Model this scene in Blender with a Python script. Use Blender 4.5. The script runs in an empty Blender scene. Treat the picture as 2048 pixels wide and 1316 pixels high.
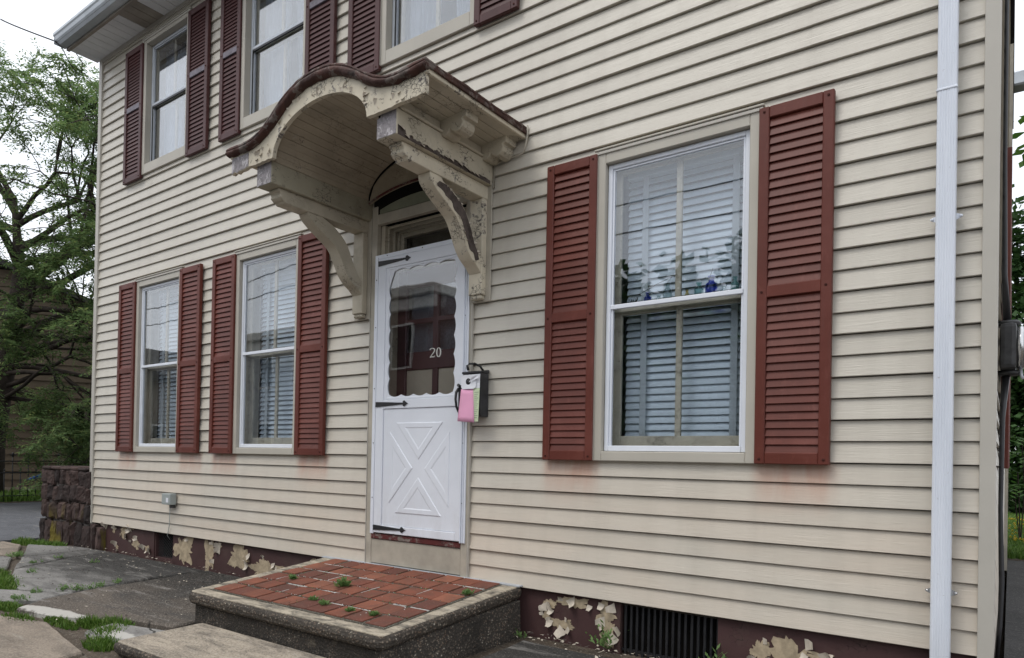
import bpy, bmesh, math, random
from mathutils import Vector, Matrix
from mathutils import noise as mnoise

R = math.radians
S = bpy.context.scene
COL = S.collection
rng = random.Random(7)

# ------------------------------------------------------------------ camera
cam_d = bpy.data.cameras.new("camera")
cam = bpy.data.objects.new("camera", cam_d)
COL.objects.link(cam)
_yaw, _pit, _rol = 0.62604, 0.00871, 0.01902
_f = Vector((-math.sin(_yaw) * math.cos(_pit), math.cos(_yaw) * math.cos(_pit), math.sin(_pit)))
_r0 = Vector((math.cos(_yaw), math.sin(_yaw), 0))
_u0 = _r0.cross(_f)
_r = _r0 * math.cos(_rol) + _u0 * math.sin(_rol)
_u = _u0 * math.cos(_rol) - _r0 * math.sin(_rol)
cam.matrix_world = Matrix(((_r.x, _u.x, -_f.x, 0.0), (_r.y, _u.y, -_f.y, -3.54918), (_r.z, _u.z, -_f.z, 0.80098), (0, 0, 0, 1)))
cam_d.sensor_width = 36.0
cam_d.lens = 36.0 * 1380.0 / 2048.0
cam_d.shift_y = (905.99 - 658.0) / 2048.0
cam_d.clip_start = 0.05
cam_d.clip_end = 800
S.camera = cam

# ------------------------------------------------------------------ sky, sun, exposure
SUN_EL, SUN_AZ = R(58), R(205)          # azimuth from +Y, clockwise: behind the camera, a little to its left
W = bpy.data.worlds.new("World")
S.world = W
W.use_nodes = True
wn = W.node_tree
wn.nodes.clear()
w_out = wn.nodes.new("ShaderNodeOutputWorld")
w_bg = wn.nodes.new("ShaderNodeBackground")
w_sky = wn.nodes.new("ShaderNodeTexSky")
w_sky.sky_type = 'NISHITA'
w_sky.sun_disc = False
w_sky.sun_elevation = SUN_EL
w_sky.sun_rotation = SUN_AZ
w_co = wn.nodes.new("ShaderNodeTexCoord")
w_no = wn.nodes.new("ShaderNodeTexNoise")
w_no.inputs["Scale"].default_value = 2.2
w_no.inputs["Detail"].default_value = 7
w_mr = wn.nodes.new("ShaderNodeMapRange")
w_mr.inputs[1].default_value = 0.35
w_mr.inputs[2].default_value = 0.62
w_mr.inputs[3].default_value = 0.80
w_mr.inputs[4].default_value = 0.99
w_mx = wn.nodes.new("ShaderNodeMix")
w_mx.data_type = 'RGBA'
w_mx.inputs[7].default_value = (8.6, 8.9, 9.4, 1)
wn.links.new(w_co.outputs["Generated"], w_no.inputs["Vector"])
wn.links.new(w_no.outputs["Fac"], w_mr.inputs[0])
wn.links.new(w_mr.outputs[0], w_mx.inputs[0])
wn.links.new(w_sky.outputs[0], w_mx.inputs[6])
wn.links.new(w_mx.outputs[2], w_bg.inputs["Color"])
w_bg.inputs["Strength"].default_value = 0.1
wn.links.new(w_bg.outputs[0], w_out.inputs[0])

sun_d = bpy.data.lights.new("sun", 'SUN')
sun_d.energy = 0.9
sun_d.angle = R(22)
sun_d.color = (1.0, 0.96, 0.9)
sun = bpy.data.objects.new("sun", sun_d)
COL.objects.link(sun)
_sd = Vector((math.sin(SUN_AZ) * math.cos(SUN_EL), math.cos(SUN_AZ) * math.cos(SUN_EL), math.sin(SUN_EL)))
sun.rotation_euler = (-_sd).to_track_quat('-Z', 'Y').to_euler()
sun.location = (-6, -12, 20)

S.view_settings.view_transform = 'Standard'
S.view_settings.look = 'None'
S.view_settings.exposure = 0.64
S.view_settings.gamma = 1.0
S.view_settings.use_curve_mapping = False
S.render.engine = 'CYCLES'
S.cycles.max_bounces = 8
S.cycles.transparent_max_bounces = 16
S.cycles.caustics_reflective = False
S.cycles.caustics_refractive = False

# ------------------------------------------------------------------ mesh helpers
ORG = {}


def org(o):
    return ORG.get(o.name, Vector((0, 0, 0))) if o else Vector((0, 0, 0))


class MB:
    def __init__(s):
        s.v, s.f, s.m, s.s = [], [], [], []

    def add(s, vs, fs, mat=0, smooth=False):
        b = len(s.v)
        s.v += [tuple(p) for p in vs]
        for f in fs:
            s.f.append([b + i for i in f])
            s.m.append(mat)
            s.s.append(smooth)
        return s

    def box(s, x0, x1, y0, y1, z0, z1, mat=0):
        vs = [(x, y, z) for z in (z0, z1) for y in (y0, y1) for x in (x0, x1)]
        return s.add(vs, [(0, 2, 3, 1), (4, 5, 7, 6), (0, 1, 5, 4), (2, 6, 7, 3), (0, 4, 6, 2), (1, 3, 7, 5)], mat)

    def obox(s, c, size, rot, mat=0):
        c = Vector(c)
        vs = []
        for z in (-.5, .5):
            for y in (-.5, .5):
                for x in (-.5, .5):
                    vs.append(c + rot @ Vector((x * size[0], y * size[1], z * size[2])))
        return s.add(vs, [(0, 2, 3, 1), (4, 5, 7, 6), (0, 1, 5, 4), (2, 6, 7, 3), (0, 4, 6, 2), (1, 3, 7, 5)], mat)

    def prism(s, poly, axis, a0, a1, mat=0, smooth=False):
        n = len(poly)

        def P(q, a):
            if axis == 'x':
                return (a, q[0], q[1])
            if axis == 'y':
                return (q[0], a, q[1])
            return (q[0], q[1], a)
        vs = [P(q, a0) for q in poly] + [P(q, a1) for q in poly]
        s.add(vs, [list(range(n))[::-1], [n + i for i in range(n)]], mat)
        b = len(s.v) - 2 * n
        for i in range(n):
            j = (i + 1) % n
            s.f.append([b + i, b + j, b + n + j, b + n + i])
            s.m.append(mat)
            s.s.append(smooth)
        return s

    def sheet(s, top, bot, axis, a0, a1, mat=0):
        """solid between two curves (same count), extruded along an axis, made of quads"""
        n = len(top)

        def P(q, a):
            return (q[0], a, q[1]) if axis == 'y' else (a, q[0], q[1])
        vs = [P(q, a0) for q in top] + [P(q, a0) for q in bot] + [P(q, a1) for q in top] + [P(q, a1) for q in bot]
        fs = []
        for i in range(n - 1):
            fs += [(i, i + 1, n + i + 1, n + i), (2 * n + i, 3 * n + i, 3 * n + i + 1, 2 * n + i + 1),
                   (i, 2 * n + i, 2 * n + i + 1, i + 1), (n + i, n + i + 1, 3 * n + i + 1, 3 * n + i)]
        fs += [(0, n, 3 * n, 2 * n), (n - 1, 3 * n - 1, 4 * n - 1, 2 * n - 1)]
        return s.add(vs, fs, mat)

    def tube(s, pts, r, n=8, mat=0, cap=True):
        pts = [Vector(p) for p in pts]
        if not isinstance(r, (list, tuple)):
            r = [r] * len(pts)
        vs, fs = [], []
        up = Vector((0.31, 0.17, 0.93))
        for i, p in enumerate(pts):
            d = (pts[min(i + 1, len(pts) - 1)] - pts[max(i - 1, 0)])
            d = d.normalized() if d.length > 1e-9 else Vector((0, 0, 1))
            a = d.cross(up)
            if a.length < 1e-3:
                a = d.cross(Vector((1, 0, 0)))
            a.normalize()
            b = d.cross(a)
            for k in range(n):
                t = 2 * math.pi * k / n
                vs.append(p + (a * math.cos(t) + b * math.sin(t)) * r[i])
        for i in range(len(pts) - 1):
            for k in range(n):
                fs.append((i * n + k, i * n + (k + 1) % n, (i + 1) * n + (k + 1) % n, (i + 1) * n + k))
        s.add(vs, fs, mat, True)
        if cap:
            b0 = len(s.v) - len(vs)
            s.f += [[b0 + k for k in range(n)][::-1], [b0 + (len(pts) - 1) * n + k for k in range(n)]]
            s.m += [mat, mat]
            s.s += [False, False]
        return s

    def lathe(s, prof, c, axis='z', n=16, mat=0):
        vs, fs = [], []
        for r, h in prof:
            for k in range(n):
                t = 2 * math.pi * k / n
                a, b = r * math.cos(t), r * math.sin(t)
                if axis == 'z':
                    vs.append((c[0] + a, c[1] + b, c[2] + h))
                elif axis == 'x':
                    vs.append((c[0] + h, c[1] + a, c[2] + b))
                else:
                    vs.append((c[0] + a, c[1] + h, c[2] + b))
        m = len(prof)
        for i in range(m - 1):
            for k in range(n):
                fs.append((i * n + k, i * n + (k + 1) % n, (i + 1) * n + (k + 1) % n, (i + 1) * n + k))
        s.add(vs, fs, mat, True)
        b0 = len(s.v) - len(vs)
        for ring, rev in ((0, True), (m - 1, False)):
            if prof[ring][0] > 1e-4:
                ids = [b0 + ring * n + k for k in range(n)]
                s.f.append(ids[::-1] if rev else ids)
                s.m.append(mat)
                s.s.append(False)
        return s

    def mesh(s, name, mats, o=Vector((0, 0, 0)), bevel=0.0, fix=True, seg=1):
        me = bpy.data.meshes.new(name)
        me.from_pydata([(v[0] - o[0], v[1] - o[1], v[2] - o[2]) for v in s.v], [], s.f)
        if not isinstance(mats, (list, tuple)):
            mats = [mats]
        for m in mats:
            me.materials.append(m)
        me.polygons.foreach_set("material_index", s.m)
        me.polygons.foreach_set("use_smooth", s.s)
        if fix or bevel:
            bm = bmesh.new()
            bm.from_mesh(me)
            bmesh.ops.recalc_face_normals(bm, faces=bm.faces)
            if bevel:
                es = [e for e in bm.edges if len(e.link_faces) == 2 and e.calc_face_angle(0) > 0.6]
                bmesh.ops.bevel(bm, geom=es, offset=bevel, segments=seg, affect='EDGES', profile=0.6, clamp_overlap=True)
            bm.to_mesh(me)
            bm.free()
        me.update()
        return me

    def build(s, name, mats, parent=None, bevel=0.0, fix=True, seg=1, origin=None):
        """mesh coordinates are given in the world; the object sits at its parent's origin"""
        o = org(parent) if origin is None else Vector(origin)
        ob = bpy.data.objects.new(name, s.mesh(name, mats, o, bevel, fix, seg))
        COL.objects.link(ob)
        if parent is not None:
            ob.parent = parent
            if origin is not None:
                ob.location = o - org(parent)
        else:
            ob.location = o
        ORG[ob.name] = o
        return ob


def empty(name, loc=None, parent=None):
    o = bpy.data.objects.new(name, None)
    o.empty_display_size = 0.1
    COL.objects.link(o)
    if parent is not None:
        loc = org(parent) if loc is None else Vector(loc)
        o.parent = parent
        o.location = loc - org(parent)
    else:
        o.location = loc
    ORG[o.name] = Vector(loc)
    return o


def inst(name, me, loc, parent, rot=None):
    o = bpy.data.objects.new(name, me)
    COL.objects.link(o)
    o.parent = parent
    o.location = Vector(loc) - org(parent)
    if rot:
        o.rotation_euler = rot
    return o


def tag(o, label=None, cat=None, group=None, kind=None):
    if label:
        o['label'] = label
    if cat:
        o['category'] = cat
    if group:
        o['group'] = group
    if kind:
        o['kind'] = kind
    return o


# ------------------------------------------------------------------ materials
class NT:
    def __init__(s, name, base=(0.5, 0.5, 0.5), rough=0.6, spec=0.4, metal=0.0):
        s.mat = bpy.data.materials.new(name)
        s.mat.use_nodes = True
        s.nt = s.mat.node_tree
        s.b = s.nt.nodes["Principled BSDF"]
        s.b.inputs["Base Color"].default_value = (*base, 1)
        s.b.inputs["Roughness"].default_value = rough
        s.b.inputs["Specular IOR Level"].default_value = spec
        s.b.inputs["Metallic"].default_value = metal
        s._pos = None

    def n(s, t):
        return s.nt.nodes.new(t)

    def put(s, sock, v):
        if isinstance(v, bpy.types.NodeSocket):
            s.nt.links.new(v, sock)
        elif isinstance(v, tuple) and len(v) == 3 and sock.type == 'RGBA':
            sock.default_value = (*v, 1)
        else:
            sock.default_value = v

    def pos(s):
        if s._pos is None:
            s._pos = s.n("ShaderNodeNewGeometry")
        return s._pos.outputs["Position"]

    def obj(s):
        return s.n("ShaderNodeTexCoord").outputs["Object"]

    def island(s):
        return s.n("ShaderNodeNewGeometry").outputs["Random Per Island"]

    def rand(s):
        return s.n("ShaderNodeObjectInfo").outputs["Random"]

    def scale(s, v, sc):
        m = s.n("ShaderNodeMapping")
        s.put(m.inputs["Vector"], v)
        m.inputs["Scale"].default_value = sc
        return m.outputs[0]

    def noise(s, vec, scale=5, detail=4, rough=0.55, dist=0.0):
        m = s.n("ShaderNodeTexNoise")
        s.put(m.inputs["Vector"], vec)
        m.inputs["Scale"].default_value = scale
        m.inputs["Detail"].default_value = detail
        m.inputs["Roughness"].default_value = rough
        m.inputs["Distortion"].default_value = dist
        return m.outputs["Fac"]

    def ncol(s, vec, scale=5, detail=2):
        m = s.n("ShaderNodeTexNoise")
        s.put(m.inputs["Vector"], vec)
        m.inputs["Scale"].default_value = scale
        m.inputs["Detail"].default_value = detail
        return m.outputs["Color"]

    def voro(s, vec, scale=20, feature='F1', out="Distance"):
        m = s.n("ShaderNodeTexVoronoi")
        m.feature = feature
        s.put(m.inputs["Vector"], vec)
        m.inputs["Scale"].default_value = scale
        return m.outputs[out]

    def ramp(s, fac, stops):
        m = s.n("ShaderNodeValToRGB")
        s.put(m.inputs[0], fac)
        e = m.color_ramp.elements
        while len(e) < len(stops):
            e.new(0.5)
        for i, (p, c) in enumerate(stops):
            e[i].position = p
            e[i].color = (*c, 1) if isinstance(c, tuple) else (c, c, c, 1)
        return m.outputs[0]

    def mr(s, v, a, b, c=0.0, d=1.0, smooth=False):
        m = s.n("ShaderNodeMapRange")
        m.interpolation_type = 'SMOOTHSTEP' if smooth else 'LINEAR'
        s.put(m.inputs[0], v)
        m.inputs[1].default_value, m.inputs[2].default_value = a, b
        m.inputs[3].default_value, m.inputs[4].default_value = c, d
        return m.outputs[0]

    def mix(s, fac, a, b, mode='MIX'):
        m = s.n("ShaderNodeMix")
        m.data_type = 'RGBA'
        m.blend_type = mode
        s.put(m.inputs[0], fac)
        s.put(m.inputs[6], a)
        s.put(m.inputs[7], b)
        return m.outputs[2]

    def math(s, op, a, b=0.0, clamp=False):
        m = s.n("ShaderNodeMath")
        m.operation = op
        m.use_clamp = clamp
        s.put(m.inputs[0], a)
        s.put(m.inputs[1], b)
        return m.outputs[0]

    def vadd(s, a, b, k=1.0):
        m = s.n("ShaderNodeVectorMath")
        m.operation = 'MULTIPLY_ADD'
        s.put(m.inputs[0], b)
        m.inputs[1].default_value = (k, k, k)
        s.put(m.inputs[2], a)
        return m.outputs[0]

    def sep(s, v):
        m = s.n("ShaderNodeSeparateXYZ")
        s.put(m.inputs[0], v)
        return m.outputs

    def bump(s, h, strength=0.4, dist=0.004, prev=None):
        m = s.n("ShaderNodeBump")
        s.put(m.inputs["Height"], h)
        m.inputs["Strength"].default_value = strength
        m.inputs["Distance"].default_value = dist
        if prev is not None:
            s.put(m.inputs["Normal"], prev)
        return m.outputs[0]

    def col(s, v):
        s.put(s.b.inputs["Base Color"], v)
        return s

    def rgh(s, v):
        s.put(s.b.inputs["Roughness"], v)
        return s

    def nrm(s, v):
        s.put(s.b.inputs["Normal"], v)
        return s


def simple(name, base, rough=0.55, spec=0.4, metal=0.0, var=0.18, scale=6.0, bump=0.0, bscale=40.0):
    t = NT(name, base, rough, spec, metal)
    nz = t.noise(t.pos(), scale, 5, 0.6)
    lo = tuple(c * (1 - var) for c in base)
    hi = tuple(min(1, c * (1 + var)) for c in base)
    t.col(t.ramp(nz, [(0.3, lo), (0.7, hi)]))
    if bump:
        t.nrm(t.bump(t.noise(t.pos(), bscale, 4), bump, 0.003))
    return t.mat


SHL = [(-7.80, -7.445), (-6.563, -6.195), (-5.987, -5.628), (-4.731, -4.373), (-2.312, -1.968), (-1.043, -0.694)]
SHU = [(-7.775, -7.405), (-6.517, -6.155), (-5.945, -5.627), (-4.70, -4.34), (-4.175, -3.825), (-2.92, -2.565)]


def mat_siding():
    t = NT("vinyl_siding", rough=0.42, spec=0.5)
    p = t.pos()
    xyz = t.sep(p)
    g = t.noise(t.scale(p, (4.5, 4.5, 110.0)), 1.0, 4, 0.6, 1.6)
    big = t.noise(p, 0.9, 4)
    streak = t.noise(t.scale(p, (7.0, 7.0, 0.5)), 1.0, 4)
    c = t.ramp(big, [(0.3, (0.530, 0.494, 0.424)), (0.7, (0.580, 0.542, 0.468))])
    peach = t.math('MULTIPLY', t.mr(xyz[2], 1.1, 0.3, 0, 1, True), t.mr(t.noise(t.scale(p, (0.8, 1, 2.2)), 1.0, 3), 0.32, 0.62, 0.15, 0.75))
    c = t.mix(peach, c, (0.62, 0.525, 0.425))
    rust = None
    for a, b in SHL:
        k = t.math('SUBTRACT', t.mr(xyz[0], a - 0.05, a + 0.05, 0, 1, True), t.mr(xyz[0], b - 0.03, b + 0.06, 0, 1, True))
        rust = k if rust is None else t.math('ADD', rust, k)
    fall = t.math('MULTIPLY', t.mr(xyz[2], 0.50, 0.80, 0, 1, True), t.mr(xyz[2], 0.80, 0.82, 1, 0))
    rust = t.math('MULTIPLY', rust, fall)
    rust = t.math('MULTIPLY', rust, t.mr(t.noise(t.scale(p, (14, 1, 3.0)), 1.0, 4), 0.25, 0.7, 0.35, 1.0))
    c = t.mix(rust, c, (0.48, 0.255, 0.175))
    c = t.mix(t.math('MULTIPLY', t.rand(), 0.10), c, (0.36, 0.33, 0.28))
    dirt = t.mr(streak, 0.46, 0.8, 0, 0.22)
    c = t.mix(dirt, c, (0.30, 0.27, 0.22))
    lap = t.mr(g, 0.38, 0.66, 0.0, 0.11)
    c = t.mix(lap, c, (0.33, 0.29, 0.24))
    t.col(c)
    t.nrm(t.bump(g, 0.42, 0.004))
    return t.mat


def mat_peel(name, base, under, cover=0.5, scale=1.0, dark=(0.07, 0.06, 0.055), grime=0.25, crack=0.05):
    """old oil paint: alligator cracks, lifted chips and bare weathered wood"""
    t = NT(name, rough=0.62, spec=0.3)
    p = t.pos()
    warp = t.vadd(p, t.ncol(p, 30 * scale, 4), 0.045)
    e1 = t.voro(t.scale(warp, (1.0, 0.55, 1.3)), 42 * scale, 'DISTANCE_TO_EDGE')
    sel = t.noise(p, 7 * scale, 4, 0.65)
    big = t.noise(p, 3.1 * scale, 3)
    cr = t.math('MULTIPLY', t.mr(e1, crack * .35, crack, 1, 0), t.mr(sel, 0.535, 0.58, 0, 1))
    flake_n = t.noise(p, 13 * scale, 6, 0.68, 0.8)
    thr = 1.0 - cover
    both = t.math('ADD', t.math('MULTIPLY', flake_n, 0.55), t.math('MULTIPLY', big, 0.45))
    bare = t.mr(both, thr - 0.012, thr + 0.012, 0, 1)
    halo = t.mr(both, thr - 0.05, thr, 0, 1)
    pc = t.ramp(t.noise(p, 5, 5), [(0.3, tuple(v * 0.86 for v in base)), (0.7, tuple(min(1, v * 1.08) for v in base))])
    dn = t.noise(p, 4.3, 5, 0.7)
    pc = t.mix(t.mr(dn, 0.52, 0.8, 0, grime), pc, (0.13, 0.115, 0.085))
    pc = t.mix(t.math('MULTIPLY', cr, 0.85), pc, dark)
    wood = t.noise(t.scale(p, (60, 8, 60)), 1.0, 4, 0.6)
    wc = t.ramp(wood, [(0.3, tuple(v * 0.55 for v in under)), (0.7, under)])
    pc = t.mix(t.math('MULTIPLY', halo, 0.12), pc, (0.9, 0.88, 0.8))
    t.col(t.mix(bare, pc, wc))
    h = t.math('SUBTRACT', t.math('MULTIPLY', t.math('SUBTRACT', 1.0, bare), 1.0), t.math('MULTIPLY', cr, 0.8))
    h = t.math('ADD', h, t.math('MULTIPLY', t.noise(p, 60, 4), 0.25))
    t.nrm(t.bump(h, 0.7, 0.004))
    return t.mat


def mat_shutter(name, base, fade, faded=(0.27, 0.10, 0.085)):
    t = NT(name, rough=0.5, spec=0.35)
    p = t.pos()
    a = t.noise(p, 2.7, 5, 0.62)
    b = t.noise(t.scale(p, (30, 30, 3)), 1.0, 4)
    c = t.ramp(a, [(0.3, tuple(v * 0.8 for v in base)), (0.7, tuple(v * 1.2 for v in base))])
    c = t.mix(t.math('MULTIPLY', t.mr(a, 0.5, 0.72, 0, 1), fade), c, faded)
    c = t.mix(t.mr(b, 0.6, 0.8, 0, 0.25 * fade + 0.05), c, (0.15, 0.085, 0.07))
    c = t.mix(t.math('MULTIPLY', t.rand(), 0.42), c, tuple(v * 0.55 for v in base))
    c = t.mix(t.mr(t.noise(t.scale(p, (22, 22, 7)), 1.0, 6, 0.7), 0.56, 0.74, 0, 0.38), c, tuple(min(1, v * 1.5 + .03) for v in base))
    c = t.mix(t.mr(t.noise(p, 60, 4, 0.7), 0.66, 0.74, 0, 0.5), c, tuple(v * 0.35 for v in base))
    t.col(c)
    t.nrm(t.bump(t.noise(t.scale(p, (9, 9, 90)), 1.0, 4), 0.25, 0.0015))
    return t.mat


def mat_glass(name, tint=(0.96, 0.98, 1.0), boost=1.0, lo=0.045):
    t = NT(name)
    nt = t.nt
    geo = t.n("ShaderNodeNewGeometry")
    dot = t.n("ShaderNodeVectorMath")
    dot.operation = 'DOT_PRODUCT'
    nt.links.new(geo.outputs["Normal"], dot.inputs[0])
    nt.links.new(geo.outputs["Incoming"], dot.inputs[1])
    c = t.math('ABSOLUTE', dot.outputs["Value"])
    k = t.math('POWER', t.math('SUBTRACT', 1.0, c, True), 4.2)
    f = t.math('ADD', t.math('MULTIPLY', k, 0.9), lo)
    f = t.math('MULTIPLY', f, boost, True)
    tr = t.n("ShaderNodeBsdfTransparent")
    tr.inputs[0].default_value = (*tint, 1)
    gl = t.n("ShaderNodeBsdfGlossy")
    gl.inputs["Roughness"].default_value = 0.006
    wob = t.bump(t.noise(t.pos(), 2.3, 2), 0.06, 0.010)
    nt.links.new(wob, gl.inputs["Normal"])
    mx = t.n("ShaderNodeMixShader")
    nt.links.new(f, mx.inputs[0])
    nt.links.new(tr.outputs[0], mx.inputs[1])
    nt.links.new(gl.outputs[0], mx.inputs[2])
    nt.links.new(mx.outputs[0], nt.nodes["Material Output"].inputs[0])
    return t.mat


def mat_aggregate(name, dark=0.5, tone=(0.16, 0.135, 0.11), sc=95, stain=0.5):
    t = NT(name, rough=0.85, spec=0.25)
    p = t.pos()
    cell = t.voro(p, sc, 'F1', "Color")
    d = t.voro(p, sc, 'F1')
    val = t.sep(cell)[0]
    stone = t.ramp(val, [(0.0, (0.05, 0.042, 0.036)), (0.3, (0.14, 0.115, 0.092)), (0.5, (0.27, 0.225, 0.175)), (0.75, (0.20, 0.135, 0.095)), (0.93, (0.34, 0.295, 0.235)), (1.0, (0.58, 0.52, 0.43))])
    c = t.mix(t.mr(d, 0.24, 0.46, 0, 0.9), stone, tone)
    big = t.noise(p, 2.6, 5, 0.62)
    c = t.mix(t.mr(big, 0.36, 0.6, 0, stain), c, (0.028, 0.025, 0.022))
    lt = t.noise(p, 5.1, 4)
    c = t.mix(t.mr(lt, 0.62, 0.75, 0, 0.35), c, (0.34, 0.29, 0.22))
    t.col(c)
    h = t.math('SUBTRACT', 0.6, d)
    t.nrm(t.bump(h, 0.9, 0.006))
    return t.mat


def mat_concrete(name, base, darkc, stain=0.55, speck=0.3, sc=1.3):
    t = NT(name, rough=0.9, spec=0.2)
    p = t.pos()
    a = t.noise(p, sc, 6, 0.65)
    m = t.noise(t.scale(p, (0.7, 2.2, 1)), sc * 2.2, 5, 0.7, 0.6)
    c = t.ramp(a, [(0.3, tuple(v * 0.8 for v in base)), (0.7, tuple(v * 1.15 for v in base))])
    c = t.mix(t.mr(m, 0.42, 0.68, 0, stain), c, darkc)
    pale = t.noise(t.scale(p, (0.5, 3.0, 1)), 3.7, 5, 0.65, 0.4)
    c = t.mix(t.mr(pale, 0.60, 0.74, 0, 0.32), c, (0.50, 0.47, 0.41))
    sp = t.noise(p, 85, 3, 0.75)
    c = t.mix(t.mr(sp, 0.52, 0.72, 0, speck), c, (0.04, 0.038, 0.035))
    c = t.mix(t.mr(sp, 0.44, 0.30, 0, speck * 0.8), c, (0.5, 0.47, 0.42))
    t.col(c)
    t.nrm(t.bump(t.math('ADD', sp, t.math('MULTIPLY', a, 2.0)), 0.6, 0.004))
    return t.mat


def mat_leaf(name, a, b, c=None, trans=0.25):
    t = NT(name, rough=0.55, spec=0.25)
    r = t.island()
    st = [(0.0, a), (1.0, b)] if c is None else [(0.0, a), (0.75, b), (1.0, c)]
    col = t.ramp(r, st)
    col = t.mix(t.mr(t.noise(t.pos(), 0.9, 3), 0.35, 0.65, 0, 0.45), col, tuple(v * 0.55 for v in a))
    t.col(col)
    tl = t.n("ShaderNodeBsdfTranslucent")
    t.nt.links.new(col, tl.inputs[0])
    mx = t.n("ShaderNodeMixShader")
    mx.inputs[0].default_value = trans
    t.nt.links.new(t.b.outputs[0], mx.inputs[1])
    t.nt.links.new(tl.outputs[0], mx.inputs[2])
    t.nt.links.new(mx.outputs[0], t.nt.nodes["Material Output"].inputs[0])
    return t.mat


M = {}
M['siding'] = mat_siding()
M['almond'] = simple("almond_trim", (0.455, 0.425, 0.365), 0.5, var=0.07, scale=3)
M['almond_dirty'] = simple("almond_trim_dirty", (0.40, 0.365, 0.30), 0.55, var=0.2, scale=5)
M['corner'] = simple("corner_post_vinyl", (0.46, 0.435, 0.385), 0.5, var=0.05, scale=3, bump=0.12, bscale=60)
M['white'] = simple("white_vinyl", (0.73, 0.76, 0.82), 0.38, 0.5, var=0.04, scale=4)
_t = NT("downspout_enamel", rough=0.35, spec=0.5)
_p = _t.pos()
_c = _t.ramp(_t.noise(_t.scale(_p, (8, 8, 0.7)), 1.0, 5, 0.65), [(0.35, (0.62, 0.66, 0.73)), (0.6, (0.72, 0.755, 0.82))])
_c = _t.mix(_t.mr(_t.noise(_p, 34, 4, 0.7), 0.66, 0.72, 0, 0.55), _c, (0.30, 0.28, 0.26))
_c = _t.mix(_t.mr(_t.sep(_p)[2], 0.15, -0.35, 0, 0.35), _c, (0.38, 0.34, 0.29))
_t.col(_c)
M['spout'] = _t.mat
_t = NT("white_door_skin", rough=0.42, spec=0.5)
_p = _t.pos()
_c = _t.ramp(_t.noise(_p, 2.6, 5, 0.6), [(0.3, (0.69, 0.715, 0.77)), (0.7, (0.76, 0.785, 0.84))])
_low = _t.mr(_t.sep(_p)[2], 0.75, 0.25, 0, 1, True)
_c = _t.mix(_t.math('MULTIPLY', _low, _t.mr(_t.noise(_t.scale(_p, (5, 5, 2)), 1.0, 6, 0.7), 0.42, 0.75, 0, 0.4)), _c, (0.42, 0.40, 0.37))
_c = _t.mix(_t.mr(_t.noise(_t.scale(_p, (30, 30, 9)), 1.0, 5, 0.7), 0.66, 0.76, 0, 0.3), _c, (0.40, 0.39, 0.38))
_t.col(_c)
M['door_white'] = _t.mat
M['alu'] = simple("grey_aluminium", (0.50, 0.53, 0.57), 0.4, 0.5, 0.25, var=0.08)
M['sash'] = mat_peel("old_cream_sash_paint", (0.52, 0.47, 0.37), (0.28, 0.24, 0.19), 0.30, 2.0)
M['cream'] = mat_peel("peeling_cream_paint", (0.58, 0.52, 0.405), (0.21, 0.185, 0.17), 0.40, 1.0, crack=0.075)
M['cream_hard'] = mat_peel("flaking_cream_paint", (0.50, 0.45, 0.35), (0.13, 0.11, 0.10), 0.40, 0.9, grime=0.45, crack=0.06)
M['cream_soft'] = mat_peel("aged_cream_paint", (0.48, 0.43, 0.335), (0.21, 0.18, 0.145), 0.34, 0.8, grime=0.45, crack=0.03)
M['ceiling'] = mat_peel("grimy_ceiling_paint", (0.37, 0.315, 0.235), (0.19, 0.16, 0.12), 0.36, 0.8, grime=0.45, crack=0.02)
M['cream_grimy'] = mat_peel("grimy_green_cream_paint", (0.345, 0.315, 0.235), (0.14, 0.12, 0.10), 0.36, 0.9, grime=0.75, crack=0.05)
M['bare_wood'] = mat_peel("bare_grey_wood", (0.46, 0.43, 0.45), (0.30, 0.275, 0.285), 0.52, 1.3, grime=0.3)
M['dark_wood'] = simple("exposed_dark_wood", (0.085, 0.068, 0.06), 0.8, 0.2, var=0.5, scale=14, bump=0.5, bscale=50)
M['rust'] = None


def mat_rust():
    t = NT("rusted_roof_metal", rough=0.7, spec=0.3)
    p = t.pos()
    a = t.noise(p, 6, 6, 0.65)
    c = t.ramp(a, [(0.25, (0.016, 0.011, 0.010)), (0.5, (0.058, 0.024, 0.018)), (0.78, (0.105, 0.045, 0.033))])
    g = t.noise(p, 11, 5, 0.7, 0.5)
    c = t.mix(t.mr(g, 0.52, 0.56, 0, 0.7), c, (0.16, 0.135, 0.118))
    c = t.mix(t.mr(t.noise(p, 9, 4), 0.60, 0.70, 0, 0.8), c, (0.02, 0.014, 0.012))
    t.col(c)
    t.nrm(t.bump(t.math('ADD', a, g), 1.0, 0.012))
    return t.mat


M['rust'] = mat_rust()
M['red'] = mat_shutter("brick_red_shutter", (0.128, 0.029, 0.018), 0.55, (0.17, 0.058, 0.045))
M['maroon_shutter'] = mat_shutter("dark_maroon_shutter", (0.068, 0.022, 0.021), 0.15, (0.10, 0.04, 0.04))
M['faded_rail'] = simple("faded_blue_grey_paint", (0.145, 0.125, 0.15), 0.5, var=0.3, scale=18)
M['dark_gap'] = simple("shutter_shadow_backing", (0.06, 0.022, 0.018), 0.8, 0.1)
M['black'] = simple("black_iron", (0.018, 0.018, 0.020), 0.42, 0.5, var=0.3, scale=20)
M['cable'] = simple("matte_black_cable", (0.02, 0.02, 0.02), 0.95, 0.03)
M['blackbox'] = simple("black_letterbox_steel", (0.022, 0.022, 0.026), 0.45, 0.5, var=0.5, scale=14, bump=0.15)
M['maroon'] = mat_peel("maroon_masonry_paint", (0.070, 0.036, 0.035), (0.06, 0.045, 0.04), 0.3, 0.6, dark=(0.03, 0.018, 0.017), grime=0.3, crack=0.02)
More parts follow.
